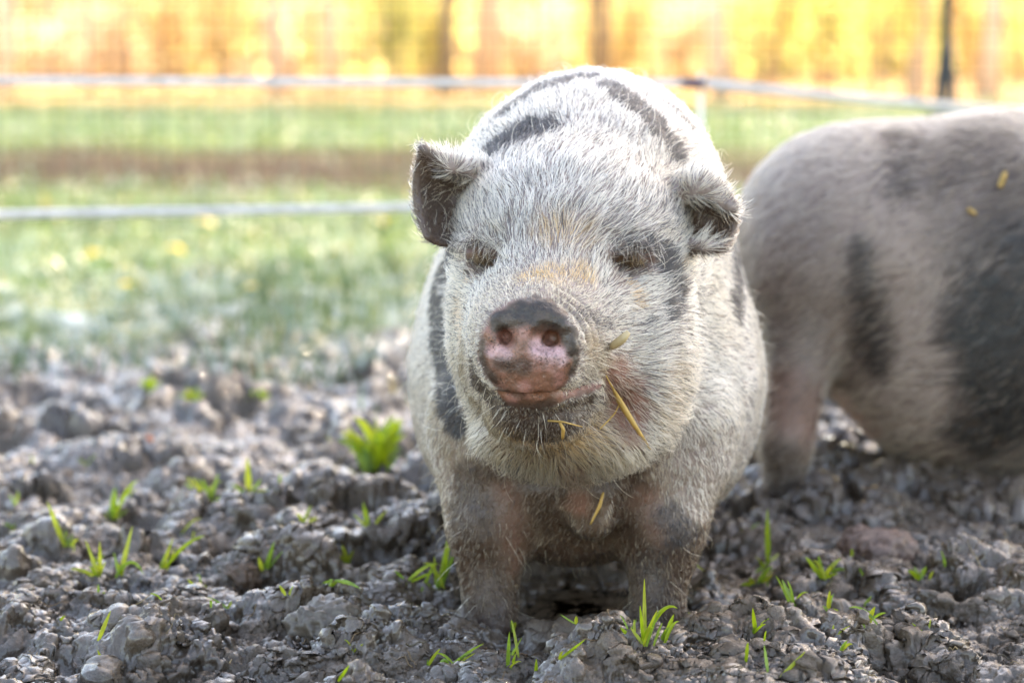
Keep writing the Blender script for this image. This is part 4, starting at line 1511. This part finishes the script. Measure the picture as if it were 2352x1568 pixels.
def far_wood():
    r = np.random.default_rng(77)
    V, F, C, col = [], [], [], []
    for i in range(150):
        D = r.uniform(40, 85); x = r.uniform(-1, 1) * (0.24 * D + 6)
        z = gz(x, D); h = r.uniform(7, 12)
        p = np.array([[x, D, z - .2], [x + r.normal(0, .1), D, z + h * .5], [x + r.normal(0, .3), D, z + h]])
        v, fq = tube(p, r.uniform(.08, .2) * np.array([1, .7, .2]), 6)
        F += [tuple(j + len(V) for j in f4) for f4 in fq if f4[2] != f4[3]]; V += v.tolist()
        m = 150
        c = np.array([x, D, z + h * .62]) + r.normal(0, 1, (m, 3)) * [1.1, 1.1, h * .2]
        C.append(c)
        tone = ([YEL, LIME, YEL, LIME, GOLD, YEL] if x > 0.03 * D else [GOLD, YEL, PEACH, PEACH, YEL, GOLD])[i % 6]
        col.append(np.array(tone)[None] * r.uniform(.6, 1.3, m)[:, None])
        m = 200                                       # undergrowth
        c = np.array([x + r.normal(0, 1.5), D, z + .9]) + r.normal(0, 1, (m, 3)) * [1.5, .8, .75]
        C.append(c); col.append(np.array(([LIME, YEL, YEL, GOLD] if x > 0.03 * D else [PEACH, GOLD, PEACH, YEL])[i % 4])[None] * r.uniform(.6, 1.3, m)[:, None])
    C = np.concatenate(C); col = np.clip(np.concatenate(col), 0, .85)
    n = len(C)
    a = unit(r.normal(0, 1, (n, 3))); b = unit(np.cross(a, r.normal(0, 1, (n, 3)))); s = r.uniform(.14, .30, n)[:, None]
    LV = np.stack([C - a * s, C + b * s * .6, C + a * s, C - b * s * .6], 1).reshape(-1, 3)
    nv = len(V)
    AV = np.concatenate([np.array(V), LV]); AF = np.concatenate([np.array(F), np.arange(4 * n).reshape(-1, 4) + nv])
    tint = np.concatenate([np.tile(np.array([.34, .24, .16]), (nv, 1)), np.repeat(col, 4, 0)])
    o = mesh_obj('far_wood', AV, AF, LEAVES, cols={'tint': tint}, smooth=False)
    tag(o, 'far golden autumn wood closing off the meadow', 'wood', kind='stuff')


far_wood()

# ------------------------------------------------------------------ electric rope, stake, wire mesh fence
ROPE = leaf_mat('white_rope', None, (0.86, 0.85, 0.84), 0.45, 0.5, 0.3)
PLASTIC = simple_mat('stake_plastic', (0.80, 0.78, 0.72), 0.4, 0.5, 0, 0.06, 20)
INSUL = simple_mat('insulator', (0.10, 0.06, 0.09), 0.4, 0.5, 0, 0.1, 40)
STEEL = simple_mat('dark_steel', (0.035, 0.040, 0.045), 0.5, 0.5, 0.3, 0.3, 30)


def rope(name, pts, label, r0=0.0080, group='electric fence ropes'):
    pts = np.array(pts)
    seg = np.linalg.norm(np.diff(pts, axis=0), axis=1)
    L = np.concatenate([[0], np.cumsum(seg)])
    n = int(L[-1] / 0.0040)
    s = np.linspace(0, L[-1], n)
    c = np.stack([np.interp(s, L, pts[:, i]) for i in range(3)], 1)
    tg = np.gradient(c, axis=0); tg /= np.linalg.norm(tg, axis=1)[:, None]
    sd = unit(np.cross(tg, [0, 0, 1.0])); up = np.cross(sd, tg)
    k = 9
    th = np.arange(k) / k * 2 * math.pi
    tw = s / 0.022 * 2 * math.pi
    rad = r0 * (1 + 0.28 * np.cos(3 * (th[None] + 0 * tw[:, None])))
    ang = th[None] + tw[:, None]
    V = c[:, None] + rad[..., None] * (np.cos(ang)[..., None] * sd[:, None] + np.sin(ang)[..., None] * up[:, None])
    i = np.arange(n * k).reshape(n, k)
    Q = np.stack([i[:-1], np.roll(i[:-1], -1, 1), np.roll(i[1:], -1, 1), i[1:]], -1).reshape(-1, 4)
    o = mesh_obj(name, V.reshape(-1, 3), Q, ROPE)
    tag(o, label, 'rope', group)


def sag(a, b, d, n=12):
    t = np.linspace(0, 1, n)
    q = a[None] * (1 - t)[:, None] + b[None] * t[:, None]
    q[:, 2] -= d * 4 * t * (1 - t)
    return q


CORNER = P(1606, 192, 4.7)
LEFT_END = P(-1900, 172, 4.5)
rope('electric_rope', sag(LEFT_END, CORNER, 0.003), 'upper white electric fence rope running behind the white pig from the left')
rope('electric_rope', sag(P(-1900, 522, 3.85), np.array([CORNER[0], CORNER[1], P(1606, 463, 4.7)[2]]), 0.002), 'lower white electric fence rope crossing the green meadow at the left')
rope('electric_rope', sag(CORNER + [0.012, 0, 0], P(2900, 292, 8.0), 0.01), 'white rope running from the stake off to the right above the grey pig')

stake = empty('fence_stake', (CORNER[0], CORNER[1], gz(CORNER[0], CORNER[1])))
tag(stake, 'slim white plastic stake holding the ropes behind the white pig', 'fence stake')
zb = gz(CORNER[0], CORNER[1])
tube_obj('pole', [(CORNER[0] + .004, CORNER[1] + .012, zb - .1), (CORNER[0] + .004, CORNER[1] + .012, CORNER[2] + .02)], [0.005, 0.0045], PLASTIC, stake, 8)
for zz in (CORNER[2], P(1606, 463, 4.7)[2]):
    tube_obj('insulator', [(CORNER[0] - .040, CORNER[1], zz), (CORNER[0] - .012, CORNER[1] - .002, zz), (CORNER[0] + .012, CORNER[1], zz)], [0.008, 0.012, 0.010], INSUL, stake, 10)

FD = 7.2
PX = (2166 - 1176) * FD / FPX
fence = empty('wire_fence', (PX, FD, gz(PX, FD)))
tag(fence, 'wire mesh fence with a dark steel post crossing the meadow', 'fence')
fx0, fx1, fh = -2.35, 2.35, 1.25
zb = gz(PX, FD)


def steel_post(px):
    b = np.array([px, FD, gz(px, FD)])
    V, F = [], []
    for (hw, hd, oy) in ((0.017, 0.003, 0.0), (0.003, 0.012, 0.0155)):
        k = len(V)
        for zz in (-0.3, 1.45):
            V += [(b[0] - hw, b[1] + oy - hd, b[2] + zz), (b[0] + hw, b[1] + oy - hd, b[2] + zz), (b[0] + hw, b[1] + oy + hd, b[2] + zz), (b[0] - hw, b[1] + oy + hd, b[2] + zz)]
        F += [(k, k + 1, k + 5, k + 4), (k + 1, k + 2, k + 6, k + 5), (k + 2, k + 3, k + 7, k + 6), (k + 3, k, k + 4, k + 7), (k + 4, k + 5, k + 6, k + 7), (k + 3, k + 2, k + 1, k)]
    mesh_obj('post', np.array(V), F, STEEL, fence, smooth=False)
    for sx in (-1, 1):
        tube_obj('brace', [(b[0] + sx * 0.012, b[1] - .004, b[2] + 0.62), (b[0] + sx * 0.085, b[1] - .004, b[2] - 0.05)], [0.008, 0.008], STEEL, fence, 6)


for px in (PX, PX - 3.3):
    steel_post(px)


def wire_mesh():
    V, F = [], []
    def bar(a, b, r=0.0018):
        v, f = tube([a, b], [r, r], 4)
        F.extend([tuple(j + len(V) for j in q) for q in f if q[2] != q[3]]); V.extend(v.tolist())
    zlo = zb + 0.02
    for x in np.arange(fx0, fx1 + .01, 0.055):
        bar((x, FD - 0.006, zlo), (x, FD - 0.006, zlo + fh))
    for z in np.arange(zlo, zlo + fh + .01, 0.055):
        bar((fx0, FD - 0.0088, z), (fx1, FD - 0.0088, z))
    o = mesh_obj('wire_mesh', np.array(V), np.array(F), STEEL, fence)
    o['kind'] = 'stuff'


wire_mesh()


# ------------------------------------------------------------------ grass sprouting from the mud: every sprig a thing, every blade a part
SPROUT = [leaf_mat('sprout_a', None, (0.28, 0.39, 0.020), 0.55, 0.35, 0.5), leaf_mat('sprout_b', None, (0.36, 0.41, 0.035), 0.55, 0.35, 0.5),
          leaf_mat('sprout_c', None, (0.20, 0.32, 0.035), 0.5, 0.3, 0.6)]


def blade(parent, base, tip, width, arch, mat, r):
    """A grass blade from base to tip that rises and bends over; arch lifts its middle."""
    base, tip = np.asarray(base), np.asarray(tip)
    d = tip - base
    L = np.linalg.norm(d)
    mid = base + d * 0.55 + np.array([0, 0, 1.0]) * arch * L + np.array([0, r.normal(0, .05), 0]) * L
    k = 9
    t = np.linspace(0, 1, k)[:, None]
    c = base * (1 - t) ** 2 + 2 * mid * t * (1 - t) + tip * t ** 2
    tg = unit(np.gradient(c, axis=0))
    side = unit(np.cross(tg, np.array([0.15 * r.normal(), 1.0, 0.25 * r.normal()])))
    nrm = np.cross(side, tg)
    w = width * 0.5 * np.minimum(1, 0.55 + 1.6 * t) * (1 - t ** 3.0) + 0.0002
    fold = nrm * w * 0.45
    V = np.stack([c - side * w + fold, c, c + side * w + fold], 1).reshape(-1, 3)
    F = []
    for i in range(k - 1):
        a = 3 * i
        F += [(a, a + 1, a + 4, a + 3), (a + 1, a + 2, a + 5, a + 4)]
    return mesh_obj('blade', V, F, mat, parent)


def sprig(base, blades, label, seed=0):
    """base (u, v) where it stands; blades: (tip u, tip v, width px, arch)."""
    r = np.random.default_rng(900 + seed)
    b = on_ground(*base)
    b[2] -= 0.001
    e = empty('grass_sprig', tuple(b))
    tag(e, label, 'grass', 'grass sprigs growing from the mud')
    for (u, v, w, arch) in blades:
        D = b[1] + r.normal(0, 0.012)
        tip = P(u, v, D)
        bl = blade(e, b + [r.normal(0, .002), r.normal(0, .002), 0], tip, 1.0 * w * b[1] / FPX, arch, SPROUT[int(r.integers(3))], r)
    for k in range(int(r.integers(2, 6)) if len(blades) > 1 else 0):
        u, v, w, arch = blades[int(r.integers(len(blades)))]
        D = b[1] + r.normal(0, 0.02)
        tip = b + (P(u, v, b[1]) - b) * r.uniform(0.4, 1.05) + np.array([r.normal(0, .010), r.normal(0, .012), r.normal(0, .004)])
        blade(e, b + [r.normal(0, .004), r.normal(0, .004), 0], tip, r.uniform(.0014, .0030), r.uniform(0, .5), SPROUT[int(r.integers(3))], r)


SPRIGS = [
    ((262, 1192), [(264, 1118, 17, 0.0), (318, 1103, 9, 0.30), (248, 1170, 8, 0)], 'blurred two bladed sprig with a broad upright blade at the left of the mud'),
    ((482, 1165), [(440, 1096, 10, .05), (502, 1086, 11, .0), (462, 1098, 9, .15), (436, 1160, 9, .1), (540, 1120, 7, .1)], 'spreading blurred sprig left of the tall blade in mid mud'),
    ((572, 1155), [(568, 1050, 15, .0), (640, 1132, 9, .15), (530, 1110, 8, .1), (600, 1100, 8, .1), (655, 1140, 6, .2)], 'sprig with one tall broad blurred blade in the middle of the left mud'),
    ((148, 1262), [(108, 1150, 12, .05), (168, 1225, 9, 0), (150, 1200, 8, 0)], 'sprig with a long leaning blade near the left edge'),
    ((52, 1262), [(122, 1232, 12, .12)], 'single short blade lying flat near the left edge'),
    ((226, 1332), [(229, 1242, 9, 0), (196, 1240, 9, .05), (242, 1290, 6, 0), (160, 1305, 8, .15), (205, 1300, 7, .1)], 'sprig of five blades standing on the left mud ridge'),
    ((272, 1328), [(304, 1208, 11, .02), (330, 1318, 8, .95), (290, 1270, 8, .05)], 'sprig with a tall blade and a looping blade on the left mud ridge'),
    ((372, 1318), [(397, 1235, 10, .0), (470, 1230, 9, .22), (385, 1260, 8, 0)], 'forked sprig leaning right on the left mud ridge'),
    ((372, 1322), [(396, 1366, 7, .05)], 'short blade drooping down the mud below the forked sprig'),
    ((605, 1326), [(629, 1244, 12, .0), (594, 1278, 11, .0)], 'small V shaped sprig left of the pig above the brown clod'),
    ((232, 1475), [(254, 1402, 10, .02)], 'lone upright blade on the front left mud'),
    ((872, 1282), [(834, 1230, 11, .05)], 'short leaning blade between the leafy weed and the front leg'),
    ((800, 1300), [(752, 1248, 10, .12), (775, 1270, 10, .05), (760, 1302, 10, .1), (812, 1262, 8, .05), (740, 1290, 8, .15), (785, 1250, 8, .0)], 'bushy blurred sprig left of the front leg'),
    ((770, 1350), [(828, 1352, 9, .12), (752, 1340, 8, .3), (745, 1362, 8, .15)], 'low flat sprig under the bushy sprig left of the front leg'),
    ((850, 1215), [(834, 1152, 11, .0), (842, 1190, 7, 0)], 'blurred upright blade left of the white pig'),
    ((700, 1215), [(680, 1180, 8, .2), (730, 1190, 8, .2), (715, 1160, 7, .1), (672, 1205, 7, .2)], 'thin blurred sprig in mid mud left of the pig'),
    ((1012, 1368), [(1036, 1210, 15, .0), (1066, 1240, 9, .25), (990, 1290, 8, .1), (1000, 1330, 9, .0)], 'tall broad sprig leaning on the outer side of the front leg'),
    ((962, 1366), [(996, 1296, 8, .05)], 'pale thin blade beside the tall sprig at the front leg'),
    ((930, 1340), [(868, 1340, 8, .1), (985, 1300, 8, .1), (905, 1310, 7, .1)], 'yellowed flat sprig left of the tall sprig at the front leg'),
    ((1482, 1482), [(1480, 1328, 9, .0), (1556, 1396, 11, .55), (1448, 1440, 8, .0), (1510, 1400, 7, .1), (1470, 1390, 7, .15)], 'tall sprig before the right front leg'),
    ((1448, 1486), [(1425, 1440, 10, .0), (1420, 1470, 8, .05), (1462, 1420, 7, .05)], 'short side sprig at the foot of the tall sprig'),
    ((1520, 1486), [(1548, 1410, 12, .15), (1500, 1462, 8, .1), (1538, 1440, 9, .3)], 'curled sprig right of the tall sprig before the leg'),
    ((1500, 1410), [(1632, 1330, 7, .85)], 'long thin blade arching over in front of the right front leg'),
    ((1164, 1545), [(1170, 1450, 9, .0), (1184, 1500, 7, .1)], 'upright blade at the bottom edge before the pig'),
    ((1172, 1530), [(1224, 1545, 9, .75)], 'small looping blade at the bottom edge before the pig'),
    ((1224, 1556), [(1232, 1512, 8, .0)], 'tiny straight blade right of the looping blade at the bottom'),
    ((1002, 1540), [(1040, 1562, 9, 1.4)], 'hooked blade bent right over at the bottom edge left of the middle'),
    ((1045, 1530), [(1110, 1478, 6, .1), (1000, 1500, 5, .3)], 'thin lying stalk beside the hooked blade'),
    ((778, 1566), [(802, 1527, 8, .0)], 'blade tip poking up at the bottom edge left of the pig'),
    ((1762, 1300), [(1763, 1168, 13, .0), (1728, 1330, 12, .2), (1806, 1300, 11, .3), (1745, 1290, 10, .1), (1790, 1270, 9, .1)], 'blurred sprig with one tall straight blade right of the front legs'),
    ((1738, 1345), [(1720, 1330, 12, .2), (1775, 1300, 12, .15), (1820, 1330, 10, .3), (1700, 1345, 9, .2)], 'low leafy sprig under the tall straight blade at the right'),
    ((1890, 1350), [(1850, 1278, 11, .1), (1932, 1282, 12, .15), (1880, 1275, 10, .0), (1912, 1300, 11, .1), (1865, 1310, 10, .2), (1950, 1310, 9, .3)], 'bushy blurred sprig in the right mud'),
    ((1905, 1415), [(1906, 1355, 11, .0), (1890, 1390, 7, .1)], 'upright blade below the bushy sprig in the right mud'),
    ((1820, 1395), [(1796, 1330, 11, .02), (1850, 1405, 9, .3), (1880, 1420, 8, .2)], 'leaning blade with low leaves right of the front leg'),
    ((1736, 1478), [(1729, 1396, 10, .0), (1772, 1440, 10, .05), (1768, 1418, 8, .1)], 'three bladed sprig right of the front leg'),
    ((1995, 1438), [(2010, 1392, 13, .0), (1984, 1405, 8, .0)], 'short broad sprig in the right mud'),
    ((1984, 1402), [(2002, 1368, 9, .0)], 'small blade behind the short broad sprig at the right'),
    ((1770, 1566), [(1850, 1495, 10, .02)], 'long straight blade leaning right at the bottom right'),
    ((1762, 1560), [(1755, 1480, 7, .03)], 'thin upright stalk at the bottom right'),
    ((2112, 1330), [(2085, 1310, 12, .2), (2128, 1300, 12, .1), (2100, 1300, 10, .1)], 'blurred tuft right of the pinkish clod'),
    ((455, 1362), [(430, 1330, 8, .1), (480, 1356, 9, .5)], 'tiny curled sprig between ridges in the left mud'),
    ((30, 1222), [(12, 1200, 8, .2), (46, 1198, 9, .2)], 'tiny sprig at the left edge'),
    ((340, 900), [(332, 866, 12, .1), (352, 862, 14, .1), (320, 880, 10, .2), (365, 880, 10, .2)], 'small blurred tuft where mud meets meadow at the left'),
    ((440, 925), [(430, 890, 14, .1), (455, 885, 14, .1), (420, 905, 11, .2), (470, 905, 11, .2)], 'second blurred tuft where mud meets meadow'),
    ((590, 930), [(580, 895, 14, .1), (604, 892, 14, .1), (560, 912, 11, .2), (620, 905, 11, .2)], 'blurred tuft in the far mud nearest the pig'),
]
for i, (b, bl, lab) in enumerate(SPRIGS):
    sprig(b, bl, lab, i)


# lone small blades scattered over the mud
ANCHORS = [((752, 1420), 'broad smooth pale grey clod'), ((862, 1060), 'leafy green weed clump'), ((2010, 1255), 'pinkish brown clod'),
           ((560, 1350), 'small crumbly brown clod'), ((395, 1270), 'forked sprig on the left mud ridge'), ((245, 1430), 'lone upright blade in the front left mud'),
           ((1480, 1410), 'tall sprig before the right front leg'), ((1170, 1500), 'upright blade at the bottom edge'),
           ((1740, 1440), 'three bladed sprig right of the front leg'), ((1995, 1420), 'short broad sprig in the right mud'),
           ((1810, 1530), 'long straight blade at the bottom right'), ((140, 1200), 'long leaning blade near the left edge'),
           ((490, 1120), 'spreading blurred sprig in mid mud'), ((340, 1028), 'small orange red leaf in the mud'), ((1890, 1320), 'bushy blurred sprig in the right mud')]


def scatter_blades():
    r = np.random.default_rng(44)
    taken = set()
    for trial in range(400):
        u, v = r.uniform(10, 2340), r.uniform(1010, 1540)
        if 1000 < u < 1660 and v < 1420: continue
        if 1700 < u and v < 1160: continue
        i = min(range(len(ANCHORS)), key=lambda k: abs(ANCHORS[k][0][0] - u) + 1.6 * abs(ANCHORS[k][0][1] - v))
        du, dv = u - ANCHORS[i][0][0], v - ANCHORS[i][0][1]
        if abs(du) > 1.4 * abs(dv): side = 'left of' if du < 0 else 'right of'
        elif abs(dv) > 1.4 * abs(du): side = 'behind' if dv < 0 else 'in front of'
        else: continue
        if (i, side) in taken or max(abs(du), abs(dv)) < 35 or max(abs(du), abs(dv)) > 230: continue
        taken.add((i, side))
        b = on_ground(u, v)
        e = empty('grass_shoot', tuple(b))
        tag(e, 'tiny lone grass shoot ' + side + ' the ' + ANCHORS[i][1], 'grass', 'tiny lone grass shoots in the mud')
        for j in range(1 + int(r.integers(2))):
            h = r.uniform(0.008, 0.024)
            tip = b + np.array([r.normal(0, .5) * h, r.normal(0, .3) * h, h * r.uniform(.5, 1)])
            blade(e, b, tip, r.uniform(.0015, .0034), r.uniform(-.1, .5), SPROUT[int(r.integers(3))], r)


scatter_blades()


def fibres():
    """Root threads, stalk bits and straw crumbs trodden into the mud."""
    r = np.random.default_rng(46)
    V, F, col = [], [], []
    for i in range(620):
        D = 2.1 + 2.2 * r.random() ** 1.5; x = (r.random() * 2 - 1) * 0.225 * D
        if abs(x - .07) < .13 and D > 2.42: continue
        L = r.uniform(.008, .05); az = r.random() * 6.283; bend = r.normal(0, 1.1)
        n = 6; p = np.array([x, D]); pts = []
        for s in range(n):
            pts.append((p[0], p[1])); a = az + bend * s / n
            p = p + np.array([math.cos(a), math.sin(a)]) * L / n
        pts = np.array(pts); z = ground_z(pts[:, 0], pts[:, 1]) + 0.004 + np.abs(r.normal(0, .003, n))
        v, fq = tube(np.column_stack([pts, z]), r.uniform(.00035, .0011) * np.linspace(1, .4, n), 4)
        F += [tuple(j + len(V) for j in q) for q in fq if q[2] != q[3]]; V += v.tolist()
        c = [(.05, .03, .018), (.16, .10, .05), (.30, .21, .10), (.10, .08, .05)][int(r.integers(4))]
        col += [c] * len(v)
    m = leaf_mat('fibre', 'tint', trans=0.1, rough=0.6, spec=0.3)
    o = mesh_obj('fibres', np.array(V), np.array(F), m, cols={'tint': np.array(col)})
    tag(o, 'root threads and stalk bits trodden into the mud', 'litter', kind='stuff')


fibres()


def weed(u, v, label, seed=0):
    r = np.random.default_rng(700 + seed)
    b = on_ground(u, v)
    e = empty('weed', tuple(b))
    tag(e, label, 'weed')
    for i in range(46):
        az = r.random() * 6.283
        L = r.uniform(0.03, 0.085)
        tip = b + np.array([math.cos(az) * L * 0.65, math.sin(az) * L * 0.5, r.uniform(0.015, 0.075)])
        blade(e, b + [r.normal(0, .010), r.normal(0, .010), 0], tip, r.uniform(.006, .012), r.uniform(.05, .4), SPROUT[int(r.integers(3))], r)


weed(862, 1085, 'leafy green weed clump in the mud left of the white pig')

# ------------------------------------------------------------------ clods that stand out from the mud
CLOD_MATS = {'pale': simple_mat('pale_clod', (0.105, 0.080, 0.058), 0.4, 0.5, 0, 0.3, 120), 'brown': simple_mat('brown_clod', (0.085, 0.050, 0.030), 0.6, 0.4, 0, 0.4, 120),
             'pink': simple_mat('pinkish_clod', (0.13, 0.080, 0.060), 0.5, 0.4, 0, 0.3, 90)}


def clod(u, v, sx, sy, sz, mat, label, seed):
    b = on_ground(u, v)
    r0 = max(sx, sy, sz)
    ax = [np.linspace(b[i] - r0 * 1.6, b[i] + r0 * 1.6, 44) for i in range(3)]
    c = Clay(*ax)
    r = np.random.default_rng(300 + seed)
    c.ell(b, (sx, sy, sz), 0.01)
    for i in range(10):
        d = unit(r.normal(0, 1, (1, 3)))[0]
        c.ell(b + d * [sx, sy, sz] * 0.75, np.array([sx, sy, sz]) * r.uniform(.25, .5), 0.006)
    V, Q = c.skin(1)
    N = vert_normals(V, Q)
    V = V + N * (0.0048 * noise3(V * 70, 4) + 0.0034 * (1 - 2 * np.abs(noise3(V * 140, 5))) + 0.0018 * noise3(V * 320, 6))[:, None]
    o = mesh_obj('mud_clod', V, Q, CLOD_MATS[mat])
    tag(o, label, 'clod', 'clods of mud')


clod(752, 1440, 0.040, 0.028, 0.026, 'pale', 'broad smooth pale grey clod in the front mud left of the pig', 0)
clod(556, 1352, 0.020, 0.018, 0.013, 'brown', 'small crumbly brown clod above the pale grey clod', 1)
clod(2010, 1265, 0.046, 0.04, 0.024, 'pink', 'pinkish brown clod in the right mud under the grey pig', 2)

# ------------------------------------------------------------------ straw on the pigs, fallen leaves
STRAW = leaf_mat('straw', None, (0.56, 0.35, 0.10), 0.25, 0.45, 0.4)
IVORY = simple_mat('tusk_ivory', (0.50, 0.37, 0.19), 0.45, 0.5, 0, 0.15, 60)
LEAFY = leaf_mat('fallen_leaf_yellow', None, (0.75, 0.52, 0.06), 0.4)
LEAFO = leaf_mat('fallen_leaf_orange', None, (0.55, 0.14, 0.03), 0.4)


def straw(pts, width, label, finder=on_pig, lift=0.010):
    q = []
    for i, (u, v) in enumerate(pts):
        loc, nor = finder(u, v)
        if loc is None:
            q.append(P(u, v, q[-1][1]))
        else:
            l = lift * (0.45 if i == 0 else 1)
            dirc = (np.array([0, 0, CAM_H]) - loc); dirc /= np.linalg.norm(dirc)
            q.append(loc + dirc * l)
    q = np.array(q)
    t = np.linspace(0, 1, 10); s = np.linspace(0, 1, len(q))
    c = np.stack([np.interp(t, s, q[:, i]) for i in range(3)], 1)
    w = np.interp(t, np.linspace(0, 1, len(width)), width) * c[0, 1] / FPX * 0.5
    tg = unit(np.gradient(c, axis=0)); side = unit(np.cross(tg, np.array([0, 1.0, 0.1])))
    nr = np.cross(side, tg)
    w = w[:, None]
    V = np.stack([c - side * w, c - nr * w * .5, c + side * w, c + nr * w * .5], 1).reshape(-1, 3)
    F = []
    for i in range(9):
        for j in range(4):
            F.append((4 * i + j, 4 * i + (j + 1) % 4, 4 * i + 4 + (j + 1) % 4, 4 * i + 4 + j))
    F += [(3, 2, 1, 0), (36, 37, 38, 39)]
    o = mesh_obj('straw', V, F, STRAW)
    tag(o, label, 'straw')


straw([(1392, 862), (1412, 900), (1425, 925), (1460, 980), (1494, 1032)], [3, 4, 11, 16, 14, 9, 4], 'long broad golden straw hanging from the corner of the pig\'s mouth', lift=0.016)
straw([(1430, 912), (1412, 950), (1378, 985)], [3, 4, 4, 3], 'thin straw crossing the cheek beside the long golden straw', lift=0.012)
straw([(1258, 966), (1290, 968), (1338, 980)], [5, 5, 3], 'thin straw lying across the chin of the white pig', lift=0.014)
straw([(1284, 966), (1294, 985), (1292, 1008)], [6, 9, 7], 'short bent straw hanging from the chin of the white pig', lift=0.014)
straw([(1386, 1130), (1378, 1160), (1356, 1204)], [5, 9, 4], 'short straw stuck to the muddy chest of the white pig', lift=0.010)
straw([(2296, 430), (2310, 395)], [12, 16, 10], 'pale straw bit on the upper flank of the grey pig', on_second, 0.012)
straw([(2222, 480), (2242, 492)], [9, 13, 9], 'pale straw bit on the shoulder of the grey pig below the other bit', on_second, 0.012)

# tusk of the white pig
a, _ = on_pig(1400, 800)
tb = a + [0, 0.006, 0]
tq = [tb, P(1414, 790, a[1] - 0.006), P(1430, 778, a[1] - 0.009), P(1444, 762, a[1] - 0.009)]
tube_obj('tusk', tq, [0.0034, 0.0042, 0.0044, 0.0026], IVORY, pig, 12)


def eye(u, v):
    loc, nor = on_pig(u, v)
    V, F = tube([loc + [-0.006, 0.004, 0], loc + [-.003, .0035, 0], loc + [0, 0.003, 0], loc + [.003, .0035, 0], loc + [0.006, 0.004, 0]], [.001, .0032, .0038, .0032, .001], 10)
    o = mesh_obj('eye', V, np.array([f for f in F if f[2] != f[3]]), EYE, pig)


EYE = simple_mat('eye', (0.02, 0.012, 0.008), 0.08, 0.6, 0, 0.1, 50)
eye(1106, 603); eye(1450, 610)


def fallen_leaf(u, v, size, mat, label, seed, up=0.03):
    r = np.random.default_rng(500 + seed)
    b = on_ground(u, v)
    n = 9
    t = np.linspace(0, 1, n)
    w = np.sin(t * math.pi) ** 0.7 * (1 - 0.35 * t) * 0.42
    az = r.random() * 6.283
    d = np.array([math.cos(az), math.sin(az) * .6, 0.55]); d /= np.linalg.norm(d)
    s = np.array([-math.sin(az), math.cos(az), .2])
    V, F = [], []
    for i in range(n):
        c = b + [0, 0, up] + d * (t[i] - .5) * size + np.array([0, 0, 1]) * size * .12 * math.sin(t[i] * 5)
        V += [c - s * w[i] * size + [0, 0, .15 * w[i] * size], c, c + s * w[i] * size + [0, 0, .15 * w[i] * size]]
    for i in range(n - 1):
        a = 3 * i
        F += [(a, a + 1, a + 4, a + 3), (a + 1, a + 2, a + 5, a + 4)]
    o = mesh_obj('fallen_leaf', np.array(V), F, mat)
    tag(o, label, 'leaf', 'fallen leaves on the ground')


for i, a in enumerate([
    (403, 597, 0.060, LEAFY, 'largest yellow leaf on the grass below the lower rope'),
    (285, 685, 0.050, LEAFY, 'bright yellow leaf on the grass nearest the mud at the left'),
    (215, 612, 0.060, LEAFY, 'yellow leaf left of the largest yellow leaf'),
    (473, 532, 0.060, LEAFY, 'pale yellow leaf just under the lower rope'),
    (575, 692, 0.045, LEAFY, 'faint yellow leaf on the grass in front of the pig\'s shoulder'),
    (895, 535, 0.060, LEAFY, 'yellow leaf on the grass beside the ear of the white pig'),
]):
    fallen_leaf(*a, seed=i)
fallen_leaf(345, 1030, 0.018, LEAFO, 'small orange red leaf standing in the mud at the left', 20, 0.012)
